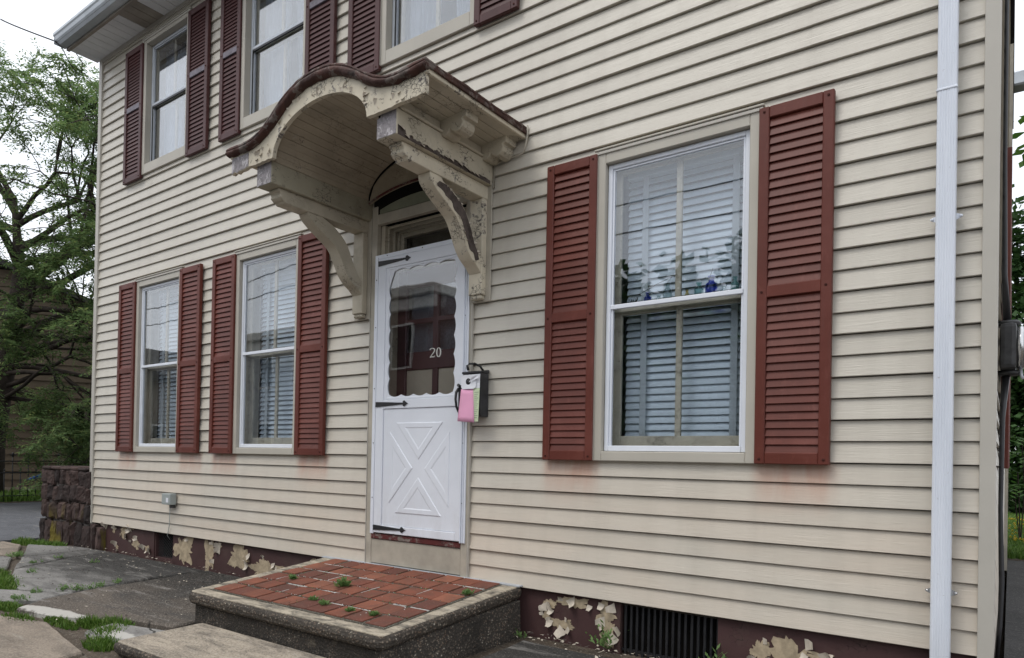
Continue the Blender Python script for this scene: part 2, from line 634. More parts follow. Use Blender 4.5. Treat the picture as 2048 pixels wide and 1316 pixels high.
M['maroon_wood'] = mat_peel("maroon_threshold_paint", (0.10, 0.022, 0.021), (0.26, 0.22, 0.19), 0.45, 2.2, dark=(0.03, 0.01, 0.01))
M['inner_maroon'] = simple("inner_door_maroon", (0.085, 0.035, 0.038), 0.4, 0.5, var=0.1)
M['inner_cream'] = simple("inner_door_cream_panel", (0.55, 0.49, 0.38), 0.5, var=0.08)
M['peel_cream'] = simple("exposed_cream_undercoat", (0.40, 0.325, 0.225), 0.8, 0.15, var=0.3, scale=22, bump=0.5)
M['curl'] = simple("curled_paint_chip", (0.52, 0.46, 0.38), 0.6, 0.3, var=0.2, scale=20)
M['glass'] = mat_glass("window_glass", boost=1.55, lo=0.065)
M['glass_in'] = mat_glass("sash_glass", boost=0.55, lo=0.03)
M['glass_up'] = mat_glass("upper_window_glass", boost=1.6, lo=0.10)
M['glass_door'] = mat_glass("storm_door_glass", (0.93, 0.94, 0.95), boost=1.55, lo=0.08)
M['blind'] = simple("pale_blue_blind", (0.72, 0.75, 0.755), 0.5, 0.35, var=0.06)
M['tape'] = simple("blind_tape_cloth", (0.50, 0.51, 0.50), 0.9, 0.1, var=0.08)
M['curtain'] = simple("white_curtain", (0.36, 0.38, 0.42), 0.9, 0.1, var=0.05)
M['room'] = simple("room_plaster", (0.30, 0.29, 0.27), 0.9, 0.1)
M['wall_core'] = simple("wall_sheathing", (0.06, 0.05, 0.042), 0.9, 0.1)
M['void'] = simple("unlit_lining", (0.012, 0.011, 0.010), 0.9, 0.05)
M['agg'] = mat_aggregate("exposed_aggregate", tone=(.05,.045,.04), sc=80, stain=0.85)
M['agg_light'] = mat_aggregate("exposed_aggregate_nosing", tone=(0.055, 0.047, 0.039), sc=72, stain=0.5)
M['tread'] = mat_concrete("sandy_tread_concrete", (0.42, 0.36, 0.285), (0.11, 0.095, 0.08), 0.75, 0.9, 2.6)
M['coping'] = mat_concrete("cement_border", (0.46, 0.40, 0.31), (0.06, 0.056, 0.05), 0.92, 0.4, 4.0)
M['joint'] = mat_concrete("dirty_joint", (0.10, 0.09, 0.07), (0.03, 0.028, 0.02), 0.7, 0.8, 6.0)
M['mortar'] = simple("white_mortar", (0.47, 0.455, 0.43), 0.85, 0.15, var=0.2, scale=20, bump=0.4)


def mat_slab(name, lo, hi, x0, speck):
    t = NT(name, rough=0.9, spec=0.2)
    p = t.pos()
    xyz = t.sep(p)
    a = t.noise(p, 1.1, 6, 0.65)
    m = t.noise(t.scale(p, (0.8, 2.4, 1)), 1.7, 6, 0.7, 0.7)
    c = t.ramp(a, [(0.3, lo), (0.7, hi)])
    # near-black tone, strongest along the wall, breaking into patches further out
    y_ = t.math('ADD', xyz[1], t.math('MULTIPLY', t.math('SUBTRACT', m, 0.5), 1.5))
    x_ = t.mr(xyz[0], x0, x0 + 1.6, 0, 1, True)
    wall_dark = t.math('MULTIPLY', t.mr(y_, -1.25, -0.40, 0, 0.92, True), x_)
    c = t.mix(wall_dark, c, (0.021, 0.020, 0.019))
    c = t.mix(t.mr(m, 0.50, 0.68, 0, 0.55), c, (0.075, 0.072, 0.07))
    pale = t.noise(t.scale(p, (0.5, 3.0, 1)), 3.7, 5, 0.65, 0.4)
    c = t.mix(t.mr(pale, 0.56, 0.70, 0, 0.40), c, (0.42, 0.40, 0.375))
    sp = t.noise(p, 85, 3, 0.75)
    c = t.mix(t.mr(sp, 0.52, 0.72, 0, speck), c, (0.04, 0.038, 0.035))
    c = t.mix(t.mr(sp, 0.44, 0.30, 0, speck * .7), c, (0.45, 0.42, 0.37))
    for (ex, ey, ea, eb, sl) in ((-5.42, -1.505, .40, .060, .14), (-4.50, -1.50, .20, .055, .10)):
        dx = t.math('ADD', xyz[0], -ex)
        dy = t.math('SUBTRACT', t.math('ADD', xyz[1], -ey), t.math('MULTIPLY', dx, sl))
        q = t.math('ADD', t.math('POWER', t.math('ABSOLUTE', t.math('DIVIDE', dx, ea)), 2.0), t.math('POWER', t.math('ABSOLUTE', t.math('DIVIDE', dy, eb)), 2.0))
        q = t.math('ADD', q, t.math('MULTIPLY', t.math('SUBTRACT', t.noise(p, 14, 5, 0.7), 0.5), 2.2))
        c = t.mix(t.mr(q, 1.15, 0.7, 0, 0.85), c, (0.52, 0.50, 0.46))
    ck = t.voro(t.vadd(p, t.ncol(p, 3, 3), 0.25), 0.9, 'DISTANCE_TO_EDGE')
    crk = t.math('MULTIPLY', t.mr(ck, 0.004, 0.009, 1, 0), t.mr(t.noise(p, 0.8, 2), 0.50, 0.56, 0, 1))
    c = t.mix(t.math('MULTIPLY', crk, 0.85), c, (0.02, 0.02, 0.018))
    t.col(c)
    t.nrm(t.bump(t.math('SUBTRACT', t.math('ADD', sp, t.math('MULTIPLY', a, 2.0)), t.math('MULTIPLY', crk, 2.0)), 0.6, 0.004))
    return t.mat


M['slab'] = mat_slab('grey_slab_concrete', (0.205, 0.198, 0.188), (0.29, 0.28, 0.265), -9.0, .5)
M['slab_dark'] = mat_slab('dark_aggregate_slab', (0.095, 0.080, 0.067), (0.155, 0.130, 0.108), -9.5, .95)
M['slab_pale'] = mat_concrete("pale_limed_patch", (0.50, 0.475, 0.43), (0.22, 0.19, 0.16), 0.35, 0.4, 5)
M['slab_tan'] = mat_concrete("tan_slab_concrete", (0.30, 0.25, 0.20), (0.09, 0.078, 0.065), 0.7, 0.6)
M['asphalt'] = mat_concrete("asphalt", (0.115, 0.118, 0.13), (0.06, 0.06, 0.063), 0.5, 0.5, 2)
M['asphalt_dark'] = mat_concrete("dark_asphalt", (0.075, 0.072, 0.070), (0.035, 0.034, 0.033), 0.5, 0.4, 2)
M['soil'] = mat_concrete("dry_soil", (0.10, 0.078, 0.058), (0.04, 0.032, 0.026), 0.6, 0.6, 5)


def mat_paver():
    t = NT("red_paver", rough=0.82, spec=0.2)
    p = t.pos()
    r = t.rand()
    c = t.ramp(r, [(0.0, (0.115, 0.046, 0.036)), (0.2, (0.165, 0.060, 0.042)), (0.45, (0.215, 0.074, 0.047)), (0.85, (0.245, 0.086, 0.053)), (1.0, (0.29, 0.115, 0.072))])
    c = t.mix(t.mr(t.noise(p, 9, 5, 0.65), 0.38, 0.70, 0, 0.6), c, (0.085, 0.056, 0.044))
    c = t.mix(t.mr(t.noise(p, 90, 3), 0.6, 0.75, 0, 0.4), c, (0.36, 0.26, 0.2))
    t.col(c)
    t.nrm(t.bump(t.noise(p, 70, 4), 0.5, 0.002))
    return t.mat


def mat_stone():
    t = NT("brown_rubble_stone", rough=0.88, spec=0.2)
    p = t.pos()
    r = t.rand()
    c = t.ramp(r, [(0.0, (0.032, 0.025, 0.024)), (0.5, (0.060, 0.040, 0.036)), (1.0, (0.10, 0.066, 0.058))])
    c = t.mix(t.mr(t.noise(p, 12, 6, 0.7), 0.45, 0.7, 0, 0.7), c, (0.028, 0.024, 0.023))
    c = t.mix(t.mr(t.noise(p, 20, 5, 0.7), 0.62, 0.72, 0, 0.5), c, (0.24, 0.21, 0.19))
    z = t.sep(p)[2]
    moss = t.math('MULTIPLY', t.mr(z, 0.22, -0.15, 0, 1), t.mr(t.noise(t.scale(p, (5, 5, 1.2)), 1.0, 4), 0.56, 0.66, 0, 0.8))
    c = t.mix(moss, c, (0.16, 0.13, 0.018))
    t.col(c)
    t.nrm(t.bump(t.noise(p, 26, 6, 0.7), 1.0, 0.012))
    return t.mat


M['paver'] = mat_paver()
M['stone'] = mat_stone()
M['stone_joint'] = simple("stone_wall_mortar", (0.17, 0.155, 0.145), 0.9, 0.1, var=0.3, scale=20)
M['grass'] = mat_leaf("grass_green", (0.075, 0.15, 0.022), (0.14, 0.25, 0.045), (0.22, 0.29, 0.08), 0.4)
M['weed'] = mat_leaf("weed_green", (0.14, 0.25, 0.08), (0.22, 0.34, 0.12), None, 0.45)
M['locust'] = mat_leaf("locust_leaf", (0.115, 0.190, 0.070), (0.185, 0.270, 0.105), (0.29, 0.33, 0.11), 0.55)
M['dark_leaf'] = mat_leaf("dark_hedge_leaf", (0.028, 0.068, 0.018), (0.06, 0.125, 0.034), None, 0.3)
M['maple'] = mat_leaf("broad_leaf", (0.06, 0.14, 0.025), (0.10, 0.20, 0.035), None, 0.35)
M['bark'] = simple("dark_bark", (0.045, 0.036, 0.030), 0.9, 0.15, var=0.4, scale=8, bump=0.8, bscale=14)
M['yellow'] = simple("yellow_petals", (0.62, 0.46, 0.03), 0.6, 0.2)
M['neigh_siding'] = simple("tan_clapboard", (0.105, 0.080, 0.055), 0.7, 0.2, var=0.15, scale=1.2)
M['neigh_dark'] = simple("dark_brown_trim", (0.035, 0.025, 0.022), 0.7, 0.2)
M['roof_dark'] = simple("dark_roof_shingle", (0.045, 0.042, 0.042), 0.9, 0.1, var=0.3, scale=4)
M['blue'] = simple("blue_plastic", (0.02, 0.10, 0.42), 0.4, 0.5)
M['grey_box'] = simple("grey_utility_plastic", (0.33, 0.36, 0.35), 0.5, 0.4, var=0.06)
M['pink'] = simple("pink_paper", (0.74, 0.36, 0.52), 0.8, 0.2, var=0.05)
M['green_paper'] = simple("pale_green_paper", (0.54, 0.62, 0.42), 0.8, 0.2, var=0.05)
M['paper'] = simple("white_paper", (0.74, 0.75, 0.79), 0.8, 0.2, var=0.04)
M['print'] = simple("grey_print", (0.22, 0.26, 0.20), 0.8, 0.2)
M['digit'] = simple("silver_numeral", (0.72, 0.71, 0.66), 0.35, 0.5, 0.3, var=0.05)
M['cobalt'] = mat_glass("cobalt_bottle_glass", (0.40, 0.45, 0.80), 0.8)
M['clear'] = mat_glass("clear_bottle_glass", (0.84, 0.88, 0.88), 0.9)
M['aqua'] = mat_glass("aqua_bottle_glass", (0.74, 0.86, 0.85), 0.8)
M['amber'] = mat_glass("straw_bottle_glass", (0.86, 0.80, 0.62), 0.8)
M['steel'] = simple("bright_band_steel", (0.62, 0.62, 0.62), 0.22, 0.5, 0.9, var=0.05)
M['meter_grey'] = simple("meter_cover_grey", (0.33, 0.34, 0.31), 0.35, 0.5)
M['iron'] = simple("meter_socket_iron", (0.030, 0.030, 0.031), 0.5, 0.5, var=0.6, scale=20, bump=0.2)
M['soffit'] = simple("soffit_white", (0.70, 0.71, 0.72), 0.55, var=0.1, scale=3)
M['soffit_brown'] = simple("weathered_soffit_board", (0.30, 0.27, 0.23), 0.7, var=0.2, scale=5)
M['gutter'] = simple("gutter_aluminium", (0.46, 0.49, 0.52), 0.4, 0.5, 0.3, var=0.15, scale=4)
M['brick_far'] = simple("far_dark_brick", (0.10, 0.055, 0.045), 0.85, 0.15, var=0.25, scale=12)
M['far_trim'] = simple("far_pale_cornice", (0.50, 0.48, 0.44), 0.6)
M['far_siding'] = simple("far_grey_siding", (0.24, 0.25, 0.26), 0.7)
M['chip'] = simple("fallen_paint_chip", (0.50, 0.45, 0.37), 0.8, 0.2, var=0.3, scale=30)

# ------------------------------------------------------------------ ground and paving
# the pavement falls from the house wall to the street


def gz(y):
    return -0.27 + 0.04 * y


g = MB()
g.add([(-300, -300, -0.66), (300, -300, -0.66), (300, 300, -0.66), (-300, 300, -0.66)], [(0, 1, 2, 3)])
tag(g.build("ground", M['soil'], None, fix=False), kind='structure')

g = MB().box(-60, 30, -11.0, -5.02, -0.95, -0.60)
tag(g.build("road", M['asphalt']), kind='structure')
g = MB().box(-60, 30, -13.9, -11.0, -0.95, -0.46)
tag(g.build("far_pavement", M['slab']), kind='structure')


def slab_poly(pts, name, mat, parent, dz=0.0, thick=0.12, bevel=0.012, jag=0.012, tilt=None):
    """an irregular paving slab: outline in x,y following the fall of the pavement"""
    out = []
    n = len(pts)
    for i in range(n):
        a, b = Vector(pts[i]), Vector(pts[(i + 1) % n])
        m = max(2, int((b - a).length / 0.14))
        nr = Vector((-(b - a).y, (b - a).x)).normalized()
        for k in range(m):
            q = a.lerp(b, k / m)
            if k:
                q = q + nr * (mnoise.noise((q.x * 5, q.y * 5, 1.3)) * jag)
            out.append(q)
    cen = sum(out, Vector((0, 0))) / len(out)
    out = [q + (cen - q).normalized() * 0.009 for q in out]
    vs = [(q.x, q.y, gz(q.y) + dz) for q in out] + [(q.x, q.y, gz(q.y) + dz - thick) for q in out]
    k = len(out)
    fs = [list(range(k)), [k + i for i in range(k)][::-1]] + [[i, k + i, k + (i + 1) % k, (i + 1) % k] for i in range(k)]
    return MB().add(vs, fs).build(name, mat, parent, bevel=bevel)


pave = MB().add([(-9.7, 0.1, gz(0.1) - 0.035), (-9.7, -4.8, gz(-4.8) - 0.035), (3.0, -4.8, gz(-4.8) - 0.035), (3.0, 0.1, gz(0.1) - 0.035),
                 (-9.7, 0.1, -0.9), (-9.7, -4.8, -0.9), (3.0, -4.8, -0.9), (3.0, 0.1, -0.9)],
                [(0, 1, 2, 3), (0, 4, 5, 1), (1, 5, 6, 2), (2, 6, 7, 3), (3, 7, 4, 0), (4, 7, 6, 5)]).build("pavement", M['soil'])
tag(pave, kind='structure')
slab_poly([(-9.68, -0.42), (-9.2, -0.40), (-8.33, -0.74), (-9.68, -1.0)], "slab", M['slab_tan'], pave)
slab_poly([(-9.17, -0.36), (-8.5, -0.10), (-8.15, -0.07), (-8.2, -0.47), (-8.28, -0.72)], "slab", M['slab'], pave)
slab_poly([(-9.3, -1.05), (-8.31, -0.78), (-7.62, -1.06), (-8.6, -1.5), (-9.3, -1.5)], "slab", M['slab'], pave)
slab_poly([(-8.25, -0.74), (-8.16, -0.49), (-8.11, -0.07), (-7.75, -0.05), (-7.80, -0.45), (-7.55, -1.03)], "slab", M['slab'], pave)
slab_poly([(-7.70, -0.05), (-5.95, -0.05), (-6.05, -0.50), (-6.0, -1.02), (-6.16, -1.22), (-6.55, -1.35), (-7.3, -1.13), (-7.5, -1.05), (-7.78, -0.44)], "slab", M['slab'], pave)
slab_poly([(-7.3, -1.45), (-6.6, -1.42), (-6.2, -1.27), (-6.0, -1.12), (-5.93, -1.38), (-6.1, -1.55), (-6.9, -1.72)], "slab", M['slab'], pave)
slab_poly([(-5.93, -0.05), (-4.34, -0.05), (-4.34, -1.22), (-4.85, -1.30), (-5.02, -1.43), (-5.35, -1.555), (-5.75, -1.62), (-5.9, -1.40), (-5.97, -1.0)], "slab", M['slab_dark'], pave, dz=0.006)
slab_poly([(-4.80, -1.36), (-4.25, -1.25), (-4.20, -1.52), (-4.55, -1.62), (-4.75, -1.58)], "slab", M['slab'], pave, dz=-0.004)
slab_poly([(-5.75, -1.74), (-5.2, -1.60), (-4.3, -1.75), (-4.2, -2.4), (-5.6, -2.4)], "slab", M['slab_tan'], pave, dz=-0.01)
slab_poly([(-7.4, -1.62), (-5.85, -1.72), (-5.7, -2.5), (-7.4, -2.5)], "slab", M['slab'], pave, dz=-0.01)
slab_poly([(-4.1, -1.78), (-2.3, -1.72), (-2.3, -2.9), (-4.1, -2.9)], "slab", M['slab'], pave, dz=-0.015)
slab_poly([(-2.36, -0.14), (-1.0, -0.16), (-1.0, -1.4), (-2.36, -1.4)], "slab", M['slab'], pave, dz=0.0, jag=0.03)
slab_poly([(-0.96, -0.16), (0.4, -0.16), (0.4, -1.4), (-0.96, -1.4)], "slab", M['slab'], pave, dz=0.0)
slab_poly([(-2.25, -1.45), (0.4, -1.45), (0.4, -4.7), (-2.25, -4.7)], "slab", M['slab'], pave, dz=0.0)
slab_poly([(-9.6, -2.6), (-4.2, -2.55), (-2.3, -3.0), (-2.3, -4.7), (-9.6, -4.7)], "slab", M['slab'], pave, dz=0.0)

# driveway and lawns beside the house
g = MB().box(-16.45, -9.72, -5.0, 14.0, -0.9, -0.285)
tag(g.build("side_driveway", M['asphalt']), kind='structure')
g = MB().box(-34.0, -16.47, -5.0, 24.0, -0.9, -0.275)
tag(g.build("neighbour_lawn_ground", M['soil']), kind='structure')
g = MB().box(-0.02, 5.0, 0.12, 6.6, -0.9, -0.29)
tag(g.build("back_driveway", M['asphalt_dark']), kind='structure')
g = MB().box(-3.0, 12.0, 6.62, 30.0, -0.9, -0.285)
tag(g.build("back_lawn_ground", M['soil']), kind='structure')


def blade(mb, x, y, z, h, w, r, lean=0.5):
    a = r.uniform(0, 6.283)
    dx, dy = math.cos(a), math.sin(a)
    l = r.uniform(0.1, lean) * h
    p0 = Vector((x - dy * w, y + dx * w, z))
    p1 = Vector((x + dy * w, y - dx * w, z))
    m0 = Vector((x + dx * l * .4 - dy * w * .8, y + dy * l * .4 + dx * w * .8, z + h * .6))
    m1 = Vector((x + dx * l * .4 + dy * w * .8, y + dy * l * .4 - dx * w * .8, z + h * .6))
    t = Vector((x + dx * l, y + dy * l, z + h))
    mb.add([p0, p1, m1, m0, t], [(0, 1, 2, 3), (3, 2, 4)])


def grass_patch(label, pts, n, h0, h1, w, r, kind='stuff', edge=0.0):
    mb = MB()
    for _ in range(n):
        k = r.randrange(len(pts))
        cx, cy, rx, ry = pts[k]
        a, q = r.uniform(0, 6.283), math.sqrt(r.random())
        x, y = cx + rx * q * math.cos(a), cy + ry * q * math.sin(a)
        blade(mb, x, y, gz(min(y, 0)) - 0.045, r.uniform(h0, h1) * (1.1 - 0.5 * q), w, r, 0.9)
    o = mb.build("grass", M['grass'], None, fix=False, origin=(pts[0][0], pts[0][1], gz(pts[0][1])))
    tag(o, label, "grass", "grass growing through the pavement", kind)


r = random.Random(3)
grass_patch("grass growing at the foot of the stone wall by the driveway", [(-9.5, -0.28, 0.25, 0.10), (-9.15, -0.24, 0.3, 0.10), (-8.85, -0.19, 0.2, 0.08)], 1100, 0.05, 0.11, 0.006, r)
grass_patch("large bright grass patch between the cracked grey slabs", [(-7.3, -1.26, 0.5, 0.13), (-6.9, -1.33, 0.4, 0.11), (-7.6, -1.2, 0.4, 0.1)], 1700, 0.05, 0.11, 0.006, r)
grass_patch("grass strip in front of the white limed slab", [(-6.2, -1.62, 0.35, 0.06), (-5.95, -1.58, 0.2, 0.06), (-5.5, -1.68, 0.25, 0.07), (-5.15, -1.55, 0.25, 0.05)], 1500, 0.03, 0.075, 0.006, r)
grass_patch("thick grass clump beside the lower front step", [(-4.80, -1.36, 0.2, 0.07), (-4.62, -1.5, 0.12, 0.1), (-4.4, -1.62, 0.14, 0.08), (-4.95, -1.45, 0.16, 0.06)], 1900, 0.04, 0.095, 0.005, r)


def lawn(label, x0, x1, y0, y1, n, h0, h1, r, w, grp):
    mb = MB()
    for _ in range(n):
        blade(mb, r.uniform(x0, x1), r.uniform(y0, y1), -0.30, r.uniform(h0, h1), w, r, 0.8)
    o = mb.build("lawn_grass", M['grass'], None, fix=False, origin=((x0 + x1) / 2, (y0 + y1) / 2, -0.29))
    tag(o, label, "grass", grp, 'stuff')


lawn("shaded lawn behind the black iron fence", -19.4, -16.6, 1.2, 5.5, 9000, 0.08, 0.2, r, 0.012, "lawns")
lawn("sunlit lawn with yellow flowers behind the house", -0.4, 1.4, 6.7, 15.5, 26000, 0.06, 0.14, r, 0.012, "lawns")
mb = MB()
for _ in range(260):
    x, y = r.uniform(-0.3, 1.5), r.uniform(7.0, 13)
    mb.add([(x - .018, y, -.13), (x + .018, y, -.13), (x, y + .015, -.10), (x, y - .02, -.105)], [(0, 1, 2), (0, 1, 3), (0, 2, 3)])
tag(mb.build("lawn_flowers", M['yellow'], None, fix=False, origin=(0.5, 9, -.28)), "scatter of tiny yellow flowers across the back lawn", "flowers", None, 'stuff')

# ------------------------------------------------------------------ the house
E_ = 0.1016                       # exposure of one siding course
XL, XR = -8.455, -0.05
house = empty("clapboard_house", (-4.25, 0.0, -0.27))
tag(house, "beige vinyl-sided two-storey house with red shutters and arched door hood", "house")

LOW = [(-7.465, -6.545), (-5.648, -4.715), (-1.985, -1.028)]
UPP = [(-7.425, -6.50), (-5.645, -4.685), (-3.84, -2.905)]
LZ0, LZ1 = 0.80, 2.60
UZ0, UZ1 = 3.70, 5.12
HOLES = [(a, b, LZ0, LZ1) for a, b in LOW] + [(a, b, UZ0, UZ1) for a, b in UPP] + [(-3.87, -2.91, -0.05, 2.60)]
INSET = []
for (a, b, c, d) in HOLES:                       # boards stop on whole courses behind the casings
    k0 = 8 if c > 0 and c < 1 else (37 if c > 1 else -1)
    k1 = 50 if d > 4 else 25
    INSET.append((a + .012, b - .012, k0 * E_ - 1e-4, k1 * E_ + 1e-4))


def free_spans(z0, z1, x0, x1, holes):
    zs = sorted({z0, z1} | {h[k] for h in holes for k in (2, 3) if z0 < h[k] < z1})
    out = []
    for a, b in zip(zs[:-1], zs[1:]):
        mid = (a + b) / 2
        cuts = sorted((h[0], h[1]) for h in holes if h[2] < mid < h[3])
        x = x0
        for c, d in cuts:
            if c > x:
                out.append((x, c, a, b))
            x = max(x, d)
        if x < x1:
            out.append((x, x1, a, b))
    return out


for k in range(52):
    z0, z1 = k * E_, (k + 1) * E_
    yb, yt = (-0.002 if k % 2 else -0.006), 0.012
    slot = 0.0052 if k % 2 else 0.0034          # the locking groove under the next board
    rr = random.Random(k // 2 * 17 + 5)
    lap = rr.uniform(XL + 0.6, XR - 0.6)
    here = [(h[0], h[1], z0 - 1, z1 + 1) for h in INSET if h[2] < (z0 + z1) / 2 < h[3]]
    for (a, b, c, d) in free_spans(z0, z1, XL + 0.05, XR - 0.045, here):
        xs = [a] + ([lap] if a + 0.1 < lap < b - 0.1 else []) + [b]
        for i in range(len(xs) - 1):
            off = -0.0016 if xs[i] == lap else 0.0
            p, q = xs[i], xs[i + 1]
            zt = z1 - slot
            mb = MB()
            prof = [(yb + .0015 + off, z0), (yb + off, z0 + .0025), (yt + off, zt), (0.030, zt + .0006), (0.034, zt - .01), (0.028, z0)]
            vs = [(p, y, z) for y, z in prof] + [(q, y, z) for y, z in prof]
            n = len(prof)
            mb.add(vs, [(j, (j + 1) % n, n + (j + 1) % n, n + j) for j in range(n)] + [tuple(range(n))[::-1], tuple(range(n, 2 * n))])
            mb.build("siding_board", M['siding'], house)

# structural wall with its openings, floors and rooms behind
mb = MB()
for (a, b, c, d) in free_spans(-0.02, 5.24, XL + 0.01, XR - 0.01, HOLES):
    mb.box(a, b, 0.040, 0.20, c, d)
mb.build("wall", M['wall_core'], house)
mb = MB()
mb.box(XL + .01, XL + .2, .201, 7.0, -.05, 5.24)
mb.box(XR - .2, XR - .012, .201, 7.0, -.9, 5.24)
mb.box(XL + .01, XR - .012, 7.0, 7.2, -.9, 5.24)
mb.build("rear_wall", M['wall_core'], house)
mb = MB()
mb.box(XL + .2, XR - .2, .2, 7.0, -.2, -.02)
mb.box(XL + .2, XR - .2, .2, 7.0, 2.95, 3.15)
mb.box(XL + .2, XR - .2, .2, 7.0, 5.26, 5.4)
mb.box(-4.25, -4.1, .2, 7.0, -.02, 2.95)
mb.box(-2.75, -2.6, .2, 7.0, -.02, 2.95)
mb.box(XL + .2, XR - .2, 4.0, 4.1, -.02, 5.26)
mb.build("interior", M['room'], house)

# side wall cladding and roof
mb = MB()
for k in range(54):
    z = k * E_
    mb.add([(XR, 0.0, z), (XR, 7.2, z), (XR - .013, 7.2, z + E_), (XR - .013, 0.0, z + E_), (XR - .02, 0, z), (XR - .02, 7.2, z)], [(0, 1, 2, 3), (0, 4, 5, 1)])
mb.build("side_siding", M['siding'], house, fix=False)
rf = MB()
rf.prism([(-0.42, 5.37), (3.6, 7.6), (7.6, 5.37), (7.6, 5.27), (3.6, 7.48), (-0.42, 5.28)], 'x', XL - 0.08, XR + 0.035)
rf.prism([(0.0, 5.24), (7.2, 5.24), (3.6, 7.44)], 'x', XL + 0.02, XR - 0.02)
rf.build("roof", M['roof_dark'], house)

# soffit boards, fascia, gutter
sf = empty("eave", (-4.25, -.15, 5.25), house)
x = XL - 0.08
i = 0
while x < XR + 0.1:
    w = 0.125
    m = M['soffit_brown'] if i in (9, 10, 11) else M['soffit']
    MB().box(x, min(x + w - 0.007, XR + .12), -0.29, 0.0, 5.250, 5.262).build("soffit_board", m, sf, bevel=0.002)
    x += w
    i += 1
MB().box(XL - 0.08, XR + .12, -0.325, -0.292, 5.232, 5.40).build("fascia", M['soffit_brown'], sf, bevel=0.003)
gp = [(-0.327, 5.36), (-0.327, 5.255), (-0.40, 5.255), (-0.415, 5.275), (-0.432, 5.30), (-0.442, 5.33), (-0.452, 5.345), (-0.452, 5.37), (-0.44, 5.372), (-0.438, 5.35), (-0.40, 5.265), (-0.335, 5.263), (-0.335, 5.36)]
gt = MB().prism(gp, 'x', XL - 0.10, XR + .12)
gt.box(XL - 0.103, XL - 0.099, -0.44, -0.327, 5.257, 5.36)
gt.build("gutter", M['gutter'], house)
MB().box(XL + 0.02, XR - .02, -0.012, 0.01, 5.205, 5.249).build("soffit_channel", M['corner'], house)

# corner posts
for a, b in ((XL, XL + 0.07), (XR - 0.058, XR)):
    mb = MB()
    mb.prism([(a, -0.016), (b, -0.016), (b, 0.03), (a, 0.03)], 'z', -0.015, 5.24)
    mb.build("corner_post", M['corner'], house, bevel=0.004, seg=2)

# foundation with peeled paint
fd = MB()
FH = [(-1.80, -1.235, -0.5, -0.005), (-7.07, -6.70, -0.5, -0.005)]
for (a, b, c, d) in free_spans(-0.6, -0.004, XL + 0.10, XR - 0.02, FH):
    fd.box(a, b, 0.03, 0.2, c, d)
found = fd.build("foundation", M['maroon'], house)


def blob(cx, cz, rx, rz, seed, n=72):
    out = []
    for i in range(n):
        t = 2 * math.pi * i / n
        c, sn = math.cos(t), math.sin(t)
        q = 1 + .75 * mnoise.noise((c * 1.3 + seed * 3.1, sn * 1.3, seed)) + .45 * mnoise.noise((c * 3.5, sn * 3.5 + seed, 4)) + .22 * mnoise.noise((c * 9, sn * 9, seed + 2))
        # chips break along straight runs: square the outline off a little
        sq = 1 / max(abs(c), abs(sn)) ** 0.5
        q = q * .82 + .10 * mnoise.noise((c * 17, sn * 17, seed + 5))
        out.append((cx + rx * max(q, .2) * c * sq, cz + rz * max(q, .2) * sn * sq))
    return out


PATCH = [(-8.12, -.02, .03, .03), (-7.93, -.03, .04, .06), (-7.72, -.06, .06, .07), (-7.55, -.01, .06, .012), (-7.45, -.17, .10, .07), (-7.85, -.24, .04, .03), (-7.20, -.19, .06, .03),
         (-6.52, -.13, .17, .13), (-6.05, -.15, .09, .16), (-5.90, -.06, .04, .05), (-5.58, -.12, .15, .10), (-5.22, -.19, .2, .10), (-4.86, -.2, .25, .07), (-4.5, -.1, .12, .06),
         (-2.27, -.08, .05, .03), (-2.10, -.05, .10, .035), (-1.90, -.09, .08, .08), (-2.2, -.19, .09, .03), (-1.88, -.2, .05, .07), (-2.3, -.16, .03, .03),
         (-1.02, -.15, .05, .06), (-.86, -.18, .11, .12), (-.73, -.12, .07, .02), (-.35, -.2, .1, .05)]
for i, (cx, cz, rx, rz) in enumerate(PATCH):
    b = [(x, min(z, -0.008)) for x, z in blob(cx, cz, rx, rz, i + 1.37)]
    b = [(x, z) for x, z in b if not any(h[0] < x < h[1] for h in FH)]
    if len(b) > 5:
        MB().prism(b, 'y', 0.0275 - i * 0.00006, 0.035).build("bare_patch", M['peel_cream'], found)
rr = random.Random(11)
for (cx, cz, rx, rz) in PATCH:
    for _ in range(3):
        a = rr.uniform(0, 6.283)
        px, pz = cx + rx * 1.02 * math.cos(a), min(cz + rz * 1.02 * math.sin(a), -0.03)
        if any(h[0] - .02 < px < h[1] + .02 for h in FH):
            continue
        s = rr.uniform(.012, .036)
        mb = MB()
        vs = []
        rot = Matrix.Rotation(rr.uniform(0, 6.283), 3, 'Y')
        for u in range(5):
            for v in range(3):
                lx = (v - 1) * s * (0.9 + 0.3 * rr.random())
                tt = u / 4
                q = rot @ Vector((lx * (1 - .5 * tt), 0, s * 1.6 * math.sin(tt * 1.6)))
                vs.append((px + q.x, 0.027 - s * 1.1 * (1 - math.cos(tt * 1.7)) - 0.001, pz + q.z))
        fs = [(u * 3 + v, u * 3 + v + 1, u * 3 + v + 4, u * 3 + v + 3) for u in range(4) for v in range(2)]
        mb.add(vs, fs, 0, True)
        mb.build("paint_curl", M['curl'], found, fix=False)

